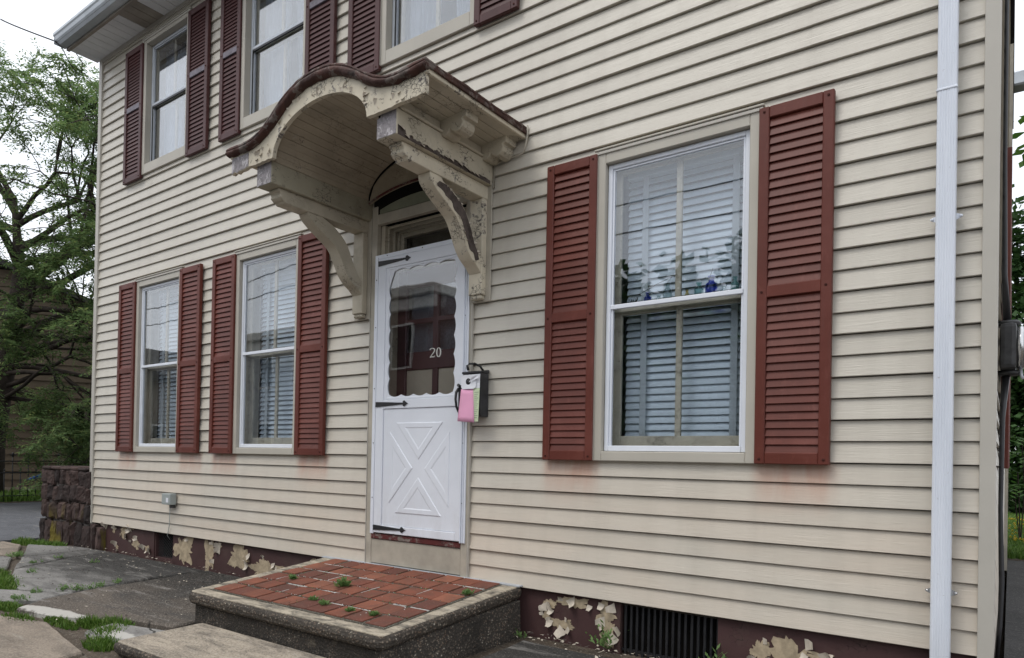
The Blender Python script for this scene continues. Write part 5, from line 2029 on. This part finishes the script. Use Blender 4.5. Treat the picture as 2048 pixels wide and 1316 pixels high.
# ------------------------------------------------------------------ iron fence on the left
fe = empty("iron_fence", (-16.8, 3.2, -.27))
tag(fe, "low black iron picket fence along the far side of the driveway", "fence")
FA, FB = Vector((-16.55, 0.2)), Vector((-17.35, 5.6))
nf = 36
for i in range(nf + 1):
    p = FA.lerp(FB, i / nf)
    tall = i % 2 == 0
    h = .74 if tall else .42
    mb = MB().tube([(p.x, p.y, -.3), (p.x, p.y, h - .06)], .011, 5)
    if tall:
        mb.lathe([(.001, .07), (.03, .02), (.012, 0), (.024, -.02), (.001, -.04)], (p.x, p.y, h - .06), n=6)
        for s in (-1, 1):
            d = (FB - FA).normalized() * .05 * s
            mb.tube([(p.x, p.y, h - .08), (p.x + d.x, p.y + d.y, h - .05), (p.x + d.x * 1.2, p.y + d.y * 1.2, h - .02)], .008, 4)
    else:
        mb.lathe([(.001, .05), (.022, .015), (.001, -.02)], (p.x, p.y, h - .06), n=6)
    mb.build("picket", M['black'], fe)
for z in (.56, .32, -.16):
    MB().tube([(FA.x, FA.y, z), (FB.x, FB.y, z)], .013, 5).build("rail", M['black'], fe)
bl = MB()
bl.lathe([(.0, .05), (.05, .04), (.065, 0), (.05, -.04), (0, -.05)], (-17.02, 2.62, .24), n=10)
bl.tube([(-17.05, 2.60, .24), (-17.1, 2.45, .19), (-17.12, 2.38, .15)], [.04, .03, .02], 7)
tag(bl.build("blue_watering_nozzle", M['blue'], None, origin=(-17.02, 2.62, .24)), "small bright blue plastic piece hanging on the iron fence", "garden tool")

# ------------------------------------------------------------------ neighbour's gabled building on the left
nb = empty("neighbour_building", (-24.0, 5.0, -.27))
tag(nb, "dim tan clapboard building with sloping dark roof behind the left tree", "building")
# gable wall faces the driveway; u runs along it
NA = Vector((-22.6, -2.0))
ND = Vector((-.62, 1.0)).normalized()
# plane through (-22.9,4.4) direction mostly +y
base = Vector((-22.95, 4.5))
ud = Vector((0.55, 0.84)).normalized()
nd = Vector((ud.y, -ud.x))


def NP(u, z, d=0.0):
    q = base + ud * u + nd * d
    return (q.x, q.y, z)


def roofz(u):
    return 5.62 - 0.42 * (u - 0.0) if u > -3 else 5.62 + 1.26 + 0.42 * (u + 3)


bz = .24
kz = 0
z = -.3
while z < 6.8:
    # clip each clapboard by the rake
    ul, urr = -9.0, 0.95 if z < 2.0 else 9.0
    umax = min(urr, (5.62 - z - .05) / .42)
    umin = max(ul, -3 - (5.62 + 1.26 - z - .05) / .42)
    if umax > umin + .1:
        vs = [NP(umin, z, .03), NP(umax, z, .03), NP(max(umin + .05, umax - .42 * 0), z + bz, .0), NP(umin, z + bz, .0), NP(umin, z, -.02), NP(umax, z, -.02)]
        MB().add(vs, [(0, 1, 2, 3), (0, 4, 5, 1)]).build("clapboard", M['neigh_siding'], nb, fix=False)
    z += bz
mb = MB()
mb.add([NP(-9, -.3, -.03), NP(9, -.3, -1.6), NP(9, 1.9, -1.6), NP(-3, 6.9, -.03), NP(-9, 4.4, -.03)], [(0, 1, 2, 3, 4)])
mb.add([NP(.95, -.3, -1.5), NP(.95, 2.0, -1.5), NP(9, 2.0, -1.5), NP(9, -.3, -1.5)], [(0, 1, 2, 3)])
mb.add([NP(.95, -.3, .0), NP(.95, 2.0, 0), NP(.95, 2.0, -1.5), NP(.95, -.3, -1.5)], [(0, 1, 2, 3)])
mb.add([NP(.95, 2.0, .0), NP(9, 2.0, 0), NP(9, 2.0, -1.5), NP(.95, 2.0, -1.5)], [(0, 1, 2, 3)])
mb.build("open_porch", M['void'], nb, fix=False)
for u in (1.0, 1.35, 3.4):
    a, b = NP(u, -.3, .04), NP(u, 2.0, .04)
    MB().tube([a, b], .075, 4).build("porch_post", M['neigh_dark'], nb)
mb = MB()
for (ua, ub) in ((-3.0, 9.5), (-9.5, -3.0)):
    za, zb_ = (6.95, 6.95 - .42 * 12.5) if ua > -5 else (6.95 - .42 * 6.5, 6.95)
    vs = [NP(ua, za, .35), NP(ub, zb_, .35), NP(ub, zb_, -12), NP(ua, za, -12)]
    vs += [(v[0], v[1], v[2] + .16) for v in vs]
    mb.add(vs, [(0, 1, 2, 3), (4, 7, 6, 5), (0, 4, 5, 1), (1, 5, 6, 2), (2, 6, 7, 3), (3, 7, 4, 0)])
mb.build("roof", M['roof_dark'], nb)
a, b = NP(-.15, 1.95, .12), NP(.62, 2.38, .12)
mb = MB()
mb.add([NP(-.1, 1.95, .05), NP(.62, 2.0, .05), NP(.62, 2.38, .05), NP(-.1, 2.38, .05), NP(-.1, 1.95, .30), NP(.62, 2.0, .30), NP(.62, 2.38, .30), NP(-.1, 2.38, .30)],
       [(0, 1, 2, 3), (4, 5, 6, 7), (0, 1, 5, 4), (1, 2, 6, 5), (2, 3, 7, 6), (3, 0, 4, 7)])
mb.build("wall_box", simple("brown_wall_box", (0.16, 0.10, 0.07), 0.7), nb)

# ------------------------------------------------------------------ trees


def leaf_quad(mb, c, d, up, l, w, mat=0):
    s = d.cross(up)
    if s.length < 1e-4:
        s = Vector((1, 0, 0))
    s.normalize()
    mb.v += [tuple(c), tuple(c + d * l * .5 + s * w), tuple(c + d * l), tuple(c + d * l * .5 - s * w)]
    b = len(mb.v) - 4
    mb.f.append([b, b + 1, b + 2, b + 3])
    mb.m.append(mat)
    mb.s.append(False)


def grow(mb, p, d, l, r_, depth, ends, rr, gravity=0.0, spread=.6, minr=.008):
    pts, rs = [p.copy()], [r_]
    n = 4
    for i in range(n):
        d = (d + Vector((rr.gauss(0, .13), rr.gauss(0, .13), rr.gauss(0, .1) - gravity))).normalized()
        p = p + d * l / n
        pts.append(p.copy())
        rs.append(max(minr * .5, r_ * (1 - .38 * (i + 1) / n)))
        if depth <= 2 and i >= 1:
            ends.append((p.copy(), d.copy(), depth))
    mb.tube(pts, rs, 7 if depth > 2 else 4, cap=False)
    if depth <= 0:
        ends.append((p, d, 0))
        return
    k = 3 if depth > 1 else 3
    for i in range(k):
        a = rr.uniform(0, 6.283)
        e = d.cross(Vector((math.cos(a), math.sin(a), .3))).normalized()
        nd_ = (d * (1 - spread * rr.uniform(.6, 1.1)) + e * spread * rr.uniform(.8, 1.3)).normalized()
        grow(mb, p, nd_, l * rr.uniform(.62, .82), rs[-1] * .78, depth - 1, ends, rr, gravity + .02, spread, minr)


# honey locust on the left: feathery drooping sprays
rr = random.Random(12)
lt = empty("locust_tree", (-18.05, 2.55, -.27))
tag(lt, "tall feathery green tree with dark trunk behind the iron fence", "tree")
tk = MB()
ends = []
b0 = Vector((-18.85, 2.15, -.3))
trunk_pts = [b0, b0 + Vector((.05, .05, 1.2)), b0 + Vector((.22, .18, 2.6)), b0 + Vector((.45, .34, 4.0)), b0 + Vector((.5, .4, 5.2)), b0 + Vector((.40, .36, 6.0)), b0 + Vector((.35, .3, 6.9))]
tk.tube(trunk_pts, [.36, .29, .23, .17, .13, .09, .05], 10)
# limbs leave the trunk at these heights and lean the given way
for (h, dx, dy, dz_, l, r_) in ((3.2, .75, .55, .65, 2.2, .13), (3.7, -.8, -.3, .5, 2.0, .12), (4.2, .7, .4, .35, 2.0, .10), (4.4, -.2, .8, .6, 1.8, .10), (4.9, .6, -.5, .6, 1.8, .10),
                            (5.4, .55, .6, .45, 1.7, .09), (5.8, -.7, -.4, .6, 1.8, .09), (6.2, -.5, -.2, .8, 1.5, .08), (6.5, -.6, -.1, .9, 1.4, .07),
                            (2.8, .8, .5, .12, 1.9, .08), (2.6, .4, -.8, .15, 1.8, .07), (3.0, -.7, .4, .2, 1.8, .08), (3.4, .9, .75, .05, 2.0, .07), (2.5, .9, .1, .05, 1.6, .06), (5.0, .9, .7, .3, 1.9, .08), (5.9, .9, .6, .25, 1.6, .07), (2.2, .8, .55, .25, 2.0, .06), (2.9, .85, .3, .3, 2.2, .07), (3.9, .9, .6, .2, 2.3, .07),
                            (4.6, .8, .75, .45, 2.2, .08), (5.3, .85, .5, .35, 2.0, .07), (6.0, .4, .2, .6, 1.5, .06), (2.0, .9, .65, .1, 2.3, .06), (2.7, .95, .75, .12, 2.6, .07), (1.9, .5, .2, .2, 1.8, .05), (3.3, .6, -.2, .2, 2.0, .06)):
    t = (h + .3) / 8.3
    i = min(int(t * 6), 5)
    zt = h
    for a, b in zip(trunk_pts[:-1], trunk_pts[1:]):
        if a.z <= zt <= b.z:
            p = a.lerp(b, (zt - a.z) / (b.z - a.z))
    grow(tk, p, Vector((dx, dy, dz_)).normalized(), l, r_, 3, ends, rr, .03, .55)
tk.build("trunk", M['bark'], lt, fix=False)
lf = MB()
for (p, d, dep) in ends:
    for _ in range(4 if dep == 0 else 2):
        q = (d * .35 + Vector((rr.gauss(0, .8), rr.gauss(0, .8), rr.gauss(.05, .5)))).normalized()
        L_ = rr.uniform(.20, .42)
        n = 7
        c = p.copy()
        for i in range(n):
            q = (q + Vector((0, 0, -.10))).normalized()
            c = c + q * L_ / n
            sd2 = q.cross(Vector((0, 0, 1)))
            if sd2.length < 1e-3:
                continue
            sd2.normalize()
            for s in (-1, 1):
                dd = (sd2 * s + q * .45 + Vector((rr.gauss(0, .3), rr.gauss(0, .3), rr.gauss(-.15, .3)))).normalized()
                leaf_quad(lf, c, dd, Vector((rr.gauss(0, .3), rr.gauss(0, .3), 1)), rr.uniform(.06, .12), rr.uniform(.012, .020))
tag(lf.build("crown", M['locust'], lt, fix=False), kind='stuff')


def leafy(name, label, cat, c, rad, n, leaf, mat, seed, trunk=True, group=None, zbase=-.28):
    rr = random.Random(seed)
    t = empty(name, (c[0], c[1], zbase))
    tag(t, label, cat, group)
    tk = MB()
    ends = []
    if trunk:
        tk.tube([(c[0], c[1], zbase - .02), (c[0] + .05, c[1], c[2] - rad[2] * .4), (c[0], c[1] + .05, c[2] + rad[2] * .5)], [rad[0] * .07 + .02, rad[0] * .05 + .015, .015], 7)
    for _ in range(14):
        a = rr.uniform(0, 6.283)
        e = Vector((math.cos(a) * rad[0] * .8, math.sin(a) * rad[1] * .8, rr.uniform(-.6, .8) * rad[2]))
        tk.tube([(c[0], c[1], c[2] - rad[2] * .5), Vector(c) + e * .5, Vector(c) + e], [.03, .02, .008], 4, cap=False)
    tk.build("trunk", M['bark'], t, fix=False)
    lf = MB()
    cl = []
    for _ in range(max(12, n // 70)):
        v = Vector((rr.gauss(0, 1), rr.gauss(0, 1), rr.gauss(0, 1))).normalized() * rr.uniform(.45, 1.0)
        cl.append((Vector((c[0] + v.x * rad[0], c[1] + v.y * rad[1], c[2] + v.z * rad[2])), rr.uniform(.14, .30) * max(rad)))
    for _ in range(n):
        cc, cr = rr.choice(cl)
        v = Vector((rr.gauss(0, .5), rr.gauss(0, .5), rr.gauss(0, .45))) * cr
        d = Vector((rr.gauss(0, 1), rr.gauss(0, 1), rr.gauss(-.3, .7))).normalized()
        leaf_quad(lf, cc + v, d, Vector((rr.gauss(0, .5), rr.gauss(0, .5), 1)), rr.uniform(.7, 1.3) * leaf, rr.uniform(.25, .4) * leaf)
    tag(lf.build("crown", mat, t, fix=False), kind='stuff')
    return t


# back garden on the right
leafy("hedge_bush", "tall dark green bush at the back of the right lawn", "bush", (0.4, 16.8, 1.7), (1.6, 1.0, 2.4), 17000, .17, M['dark_leaf'], 41)
leafy("garden_tree", "leafy green tree rising behind the dark bush on the right", "tree", (0.5, 21.0, 5.0), (2.0, 2.0, 3.4), 11000, .22, M['dark_leaf'], 42)


def pinnate(name, label, cat, origin, stems, seed, mat, leaflet=.11):
    rr = random.Random(seed)
    t = empty(name, origin)
    tag(t, label, cat)
    tk, lf = MB(), MB()
    for pts in stems:
        tk.tube(pts, .008, 5, cap=False)
        tip = Vector(pts[-1])
        for _ in range(7):
            a = rr.uniform(0, 6.283)
            q = Vector((math.cos(a), math.sin(a), rr.uniform(.1, .6))).normalized()
            c = tip.copy()
            for i in range(7):
                q = (q + Vector((0, 0, -.16))).normalized()
                c = c + q * .085
                s = q.cross(Vector((0, 0, 1))).normalized()
                for k in (-1, 1):
                    leaf_quad(lf, c, (s * k + q * .5 + Vector((0, 0, -.25))).normalized(), Vector((rr.gauss(0, .2), rr.gauss(0, .2), 1)), leaflet * rr.uniform(.8, 1.2), leaflet * .2)
    tk.build("stem", M['bark'], t, fix=False)
    tag(lf.build("foliage", mat, t, fix=False), kind='stuff')


pinnate("sumac_shrub", "bright green shrub with long feathered leaves behind the house corner", "shrub", (0.12, 8.6, -.28),
        [[(0.12, 8.6, -.3), (.10, 8.6, .4), (.08, 8.55, .75)], [(0.12, 8.6, -.3), (.16, 8.6, .5), (.12, 8.5, 1.25)], [(0.16, 8.6, -.3), (.2, 8.7, .5), (.2, 8.7, 1.0)], [(.12, 8.6, -.3), (.06, 8.5, .3), (.04, 8.4, .55)]], 5, M['maple'])
leafy("maple_tree", "broad-leaved tree whose leaves reach in at the right edge", "tree", (2.35, 9.2, 5.4), (2.1, 1.6, 1.2), 2600, .20, M['maple'], 44)

# ------------------------------------------------------------------ side wall of the house: meter, pipes, shutters
mt = empty("electric_meter", (.03, .62, 1.39))
tag(mt, "round grey electric meter on a black socket at the right house corner", "meter")
MB().box(-.049, .018, .50, .74, 1.28, 1.50).build("socket", M['iron'], mt, bevel=0.02, seg=2)
MB().lathe([(.045, 0), (.055, .012), (.045, .024)], (-.018, .62, 1.50), n=12).build("hub", M['iron'], mt)
MB().lathe([(.045, 0), (.055, -.012), (.045, -.024)], (-.018, .62, 1.28), n=12).build("hub", M['iron'], mt)
MB().lathe([(.102, 0), (.106, .004), (.106, .022), (.102, .026)], (.019, .62, 1.39), 'x', 24).build("ring_band", M['steel'], mt)
MB().lathe([(.092, 0), (.092, .12), (.085, .14), (.0, .142)], (.046, .62, 1.39), 'x', 24).build("cover", M['meter_grey'], mt)
MB().tube([(.035, .60, 1.285), (.038, .60, 1.25), (.045, .60, 1.235)], .007, 6).build("seal", M['alu'], mt)
cd = empty("service_pipe", (-.03, .62, 0))
tag(cd, "black service pipe running up the right side wall through the meter", "pipe")
MB().tube([(-.022, .62, 1.525), (-.034, .60, 1.75), (-.038, .55, 2.3), (-.038, .5, 5.0)], [.018, .012, .0095, .0095], 8).build("upper_conduit", M['black'], cd)
MB().tube([(-.024, .62, 1.255), (-.036, .60, 1.05), (-.038, .55, .6), (-.030, .52, .25), (-.034, .5, .05), (-.045, .48, -.12)], [.018, .012, .010, .012, .010, .008], 8).build("lower_conduit", M['black'], cd)
for y0 in (1.15, 2.45, 4.4):
    f = MB().box(-.049, -.010, y0, y0 + .36, .80, 2.59)
    f.build("side_shutter", M['red'], house, bevel=0.004)
    if y0 < 4:
        MB().box(-.0485, -.025, y0 + .37, y0 + .42, .80, 2.6).build("side_casing", M['almond'], house)
MB().box(-.0495, -.02, 5.2, 5.25, -.25, 5.2).build("side_trim", M['almond_dirty'], house)
MB().box(-.08, .16, 7.1, 7.35, 5.62, 5.80).build("rear_gutter", M['gutter'], house, bevel=0.02)

# ------------------------------------------------------------------ overhead cable to the eave
sc = empty("service_cable", (XL - .06, -.40, 5.27))
tag(sc, "thin black overhead cable running from the left eave corner", "cable")
pa, pb = Vector((XL - .08, -.43, 5.285)), Vector((-35.8, 7.4, 19.5))
pts = []
for i in range(25):
    t = i / 24
    q = pa.lerp(pb, t)
    q.z -= .02 * 4 * t * (1 - t)
    pts.append(q)
MB().tube(pts, [.008 + .02 * i / 24 for i in range(25)], 5, cap=False).build("span", M['cable'], sc)
MB().tube([(XL - .08, -.43, 5.285), (XL - .04, -.38, 5.22), (XL - .05, -.30, 5.10), (XL - .02, -.24, 5.0), (XL + .01, -.20, 5.02), (XL - .0, -.19, 5.14), (XL - .04, -.24, 5.23)], .005, 5).build("drip_loop", M['cable'], sc)

# ------------------------------------------------------------------ weeds in the joints
rr = random.Random(77)


def weed(x, y, z, h, rad, n, label, leaf=.02, mat='weed', group="weeds in the paving joints"):
    mb = MB()
    for _ in range(n):
        a = rr.uniform(0, 6.283)
        e = rr.uniform(.2, 1.3)
        d = Vector((math.cos(a) * math.sin(e), math.sin(a) * math.sin(e), math.cos(e)))
        L_ = h * rr.uniform(.5, 1.0)
        base_ = Vector((x + rr.gauss(0, rad * .35), y + rr.gauss(0, rad * .35), z))
        mb.tube([base_, base_ + d * L_ * .6], .0008, 3, cap=False)
        for k in range(5):
            c = base_ + d * L_ * (.25 + .18 * k)
            a2 = rr.uniform(0, 6.283)
            dd = (d + Vector((math.cos(a2), math.sin(a2), .2))).normalized()
            leaf_quad(mb, c, dd, Vector((rr.gauss(0, .4), rr.gauss(0, .4), 1)), leaf * rr.uniform(.7, 1.4), leaf * .22)
    o = mb.build("weed", M[mat], None, fix=False, origin=(x, y, z))
    tag(o, label, "weed", group)


for x, y, h, rad, n, lb in ((-8.33, -.74, .07, .10, 60, "bright round weed tuft on the far left slabs"),
                            (-7.72, -.79, .05, .06, 16, "flat weed in the joint below the far left tuft"), (-7.81, -.55, .05, .06, 16, "little weed in the slab joint left of the stone wall's foot"),
                            (-7.20, -1.01, .07, .06, 14, "sparse weed on the grey slab near the grass patch"), (-7.25, -.45, .05, .06, 12, "lone weed in the middle of the stained grey slab"),
                            (-6.14, -1.15, .06, .06, 22, "leftmost of the weeds along the dark slab's edge"), (-6.06, -1.08, .06, .05, 18, "weed next to the leftmost one along the dark slab's edge"),
                            (-6.02, -1.0, .06, .04, 14, "middle weed along the dark slab's edge"), (-6.03, -.92, .05, .05, 14, "second farthest weed along the dark slab's edge"),
                            (-6.07, -.77, .05, .06, 14, "farthest weed along the dark slab's edge, nearest the house"),
                            (-6.22, -1.32, .05, .05, 14, "small weed in the joint of the front grey slab"), (-6.08, -1.48, .05, .08, 30, "dark weed beside the front grass strip")):
    weed(x, y, gz(y) - .012, h, rad, n, lb)
weed(-1.86, .0, -.275, .17, .025, 16, "tall leafy weed growing beside the cellar grille", .035)
weed(-1.22, -.02, -.275, .12, .03, 12, "shorter leafy weed right of the cellar grille", .035)
weed(-2.38, -.12, -.28, .05, .03, 10, "tiny weed at the stoop's right wall", .02)
for x, y, h, n, lb in ((-3.44, -.60, .055, 26, "largest star-shaped weed in the middle of the red pavers"), (-3.93, -.62, .02, 26, "low moss-like weed at the back left of the pavers"), (-3.35, -.90, .02, 20, "flat weed near the front edge of the pavers"),
                       (-3.22, -.93, .03, 16, "small upright weed near the front row of pavers"), (-2.80, -.93, .018, 24, "flat weed in the front right paver joint"), (-2.98, -1.0 + .06, .018, 22, "low weed left of the flat front right one"),
                       (-2.62, -.35, .03, 20, "small weed at the back right of the pavers")):
    weed(x, y, sz(y) + .011, h, .02, n, lb, .022 if h < .05 else .035, group="weeds between the red pavers")
mb = MB()
for _ in range(900):
    x, y = rr.uniform(-8.6, -4.4), -abs(rr.gauss(0, .7)) - .03
    if y < -1.7:
        continue
    q = rr.uniform(.004, .014)
    a = rr.uniform(0, 6.28)
    z = gz(y) + .008
    c, sn = math.cos(a) * q, math.sin(a) * q
    mb.add([(x + c, y + sn, z), (x - sn * .5, y + c * .5, z + rr.uniform(.001, .006)), (x - c, y - sn, z + rr.uniform(0, .005)), (x + sn * .5, y - c * .5, z)], [(0, 1, 2, 3)], rr.choice((0, 1, 1, 1)))
tag(mb.build("paving_grit", [M['chip'], M['dark_wood']], None, fix=False, origin=(-6.4, -.7, -.3)), "grit and dry leaf bits scattered over the paving left of the stoop", "litter", None, 'stuff')
# fallen paint flakes and leaf litter by the wall
mb = MB()
for _ in range(420):
    x = rr.uniform(-2.42, -.1) if rr.random() < .75 else rr.uniform(-8.3, -4.4)
    y = -abs(rr.gauss(0, .10)) - .0 if x > -3 else -abs(rr.gauss(0, .03)) + .01
    s = rr.uniform(.004, .018)
    a = rr.uniform(0, 6.28)
    z = gz(y) + .004
    c, sn = math.cos(a) * s, math.sin(a) * s
    mb.add([(x + c, y + sn, z), (x - sn * .6, y + c * .6, z + rr.uniform(0, .006)), (x - c, y - sn, z + rr.uniform(0, .008)), (x + sn * .6, y - c * .6, z)], [(0, 1, 2, 3)], 0 if rr.random() < .45 else 1)
tag(mb.build("paint_litter", [M['chip'], M['dark_wood']], None, fix=False, origin=(-1.5, -.1, -.28)), "fallen paint flakes and leaf litter along the foundation", "litter", None, 'stuff')

# ------------------------------------------------------------------ across the street (seen in the window glass)


def row_house(name, label, x0, x1, y0, h, wall, win_rows, flat=True, gable=False):
    t = empty(name, ((x0 + x1) / 2, y0, -.46))
    tag(t, label, "house", "houses across the street")
    MB().box(x0, x1, y0 - 8, y0, -.6, h).build("wall", wall, t)
    if flat:
        MB().box(x0 - .1, x1 + .1, y0 - 8, y0 + .35, h + .002, h + .35).box(x0 - .05, x1 + .05, y0 + .002, y0 + .2, h - .45, h).build("cornice", M['far_trim'], t, bevel=.04)
    else:
        xm = (x0 + x1) / 2
        MB().prism([(x0 - .3, h), (xm, h + 2.2), (x1 + .3, h)], 'y', y0 - 8, y0 + .3).build("roof", M['roof_dark'], t)
    nx = max(2, int((x1 - x0) / 2.2))
    for zr_, hh in win_rows:
        for i in range(nx):
            x = x0 + (x1 - x0) * (i + .5) / nx
            f = MB().box(x - .5, x + .5, y0 + .003, y0 + .08, zr_, zr_ + hh).build("window", M['far_trim'], t)
            MB().box(x - .42, x + .42, y0 + .0805, y0 + .09, zr_ + .08, zr_ + hh - .08).build("pane", M['void'], f)


row_house("brick_house", "dark brick flat-topped house across the street, reflected in the glass", -22.4, -15.9, -14.0, 6.4, M['brick_far'], ((.6, 1.7), (3.9, 1.6)))
row_house("grey_house", "grey sided house across the street, reflected in the glass", -31.5, -22.7, -14.3, 5.7, M['far_siding'], ((.6, 1.6), (3.6, 1.5)))
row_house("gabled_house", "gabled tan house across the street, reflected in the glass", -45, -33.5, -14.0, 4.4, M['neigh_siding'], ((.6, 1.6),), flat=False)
row_house("reflection_backdrop", "long low dark block added behind the street trees to close reflected sky gaps", -15.6, 6.0, -18.0, 2.9, M['brick_far'], ((.8, 1.0),), flat=True)  # added block, shuts out bright sky between the trees in the window reflections
for i, (x, z, s) in enumerate(((-12.2, 3.6, 1.0), (-9.6, 4.3, .9), (-7.4, 3.7, 1.0), (-5.0, 4.4, 1.05), (-2.2, 3.9, 1.1), (1.0, 4.2, 1.2))):
    leafy("street_tree", ("tree across the street nearest the brick house", "tree across the street, second from the brick house", "low tree across the street, third from the brick house",
                          "tall tree across the street, fourth from the brick house", "tree across the street, fifth from the brick house", "tree across the street farthest from the brick house")[i],
          "tree", (x, -14.5, z - .9), (1.7 * s, 1.4, 3.1), 5000, .40, M['dark_leaf'], 90 + i, True, "trees across the street", -.5)
pole = empty("utility_pole", (-18.6, -9.6, -.5))
tag(pole, "wooden utility pole across the street, reflected in the glass", "utility pole")
MB().tube([(-18.6, -11.6, -.6), (-18.6, -11.6, 9.2)], [.15, .11], 8).build("post", M['bark'], pole)
MB().box(-18.7, -18.5, -12.6, -10.6, 8.4, 8.52).build("crossarm", M['bark'], pole)
for j, (z, y) in enumerate(((7.6, -11.4), (6.9, -11.4), (8.55, -10.8))):
    pts = []
    for i in range(41):
        x = -60 + 75 * i / 40
        k = ((x + 18.6) / 25) % 1
        pts.append((x, y, z - 1.2 * k * (1 - k) * 2))
    o = MB().tube(pts, .02, 4, cap=False).build("street_wire", M['black'], None, origin=(-18.6, y, z))
    tag(o, ("upper wire of the two on the utility pole across the street", "lower wire on the utility pole across the street", "topmost wire on the pole's crossarm across the street")[j], "wire", "overhead street wires")
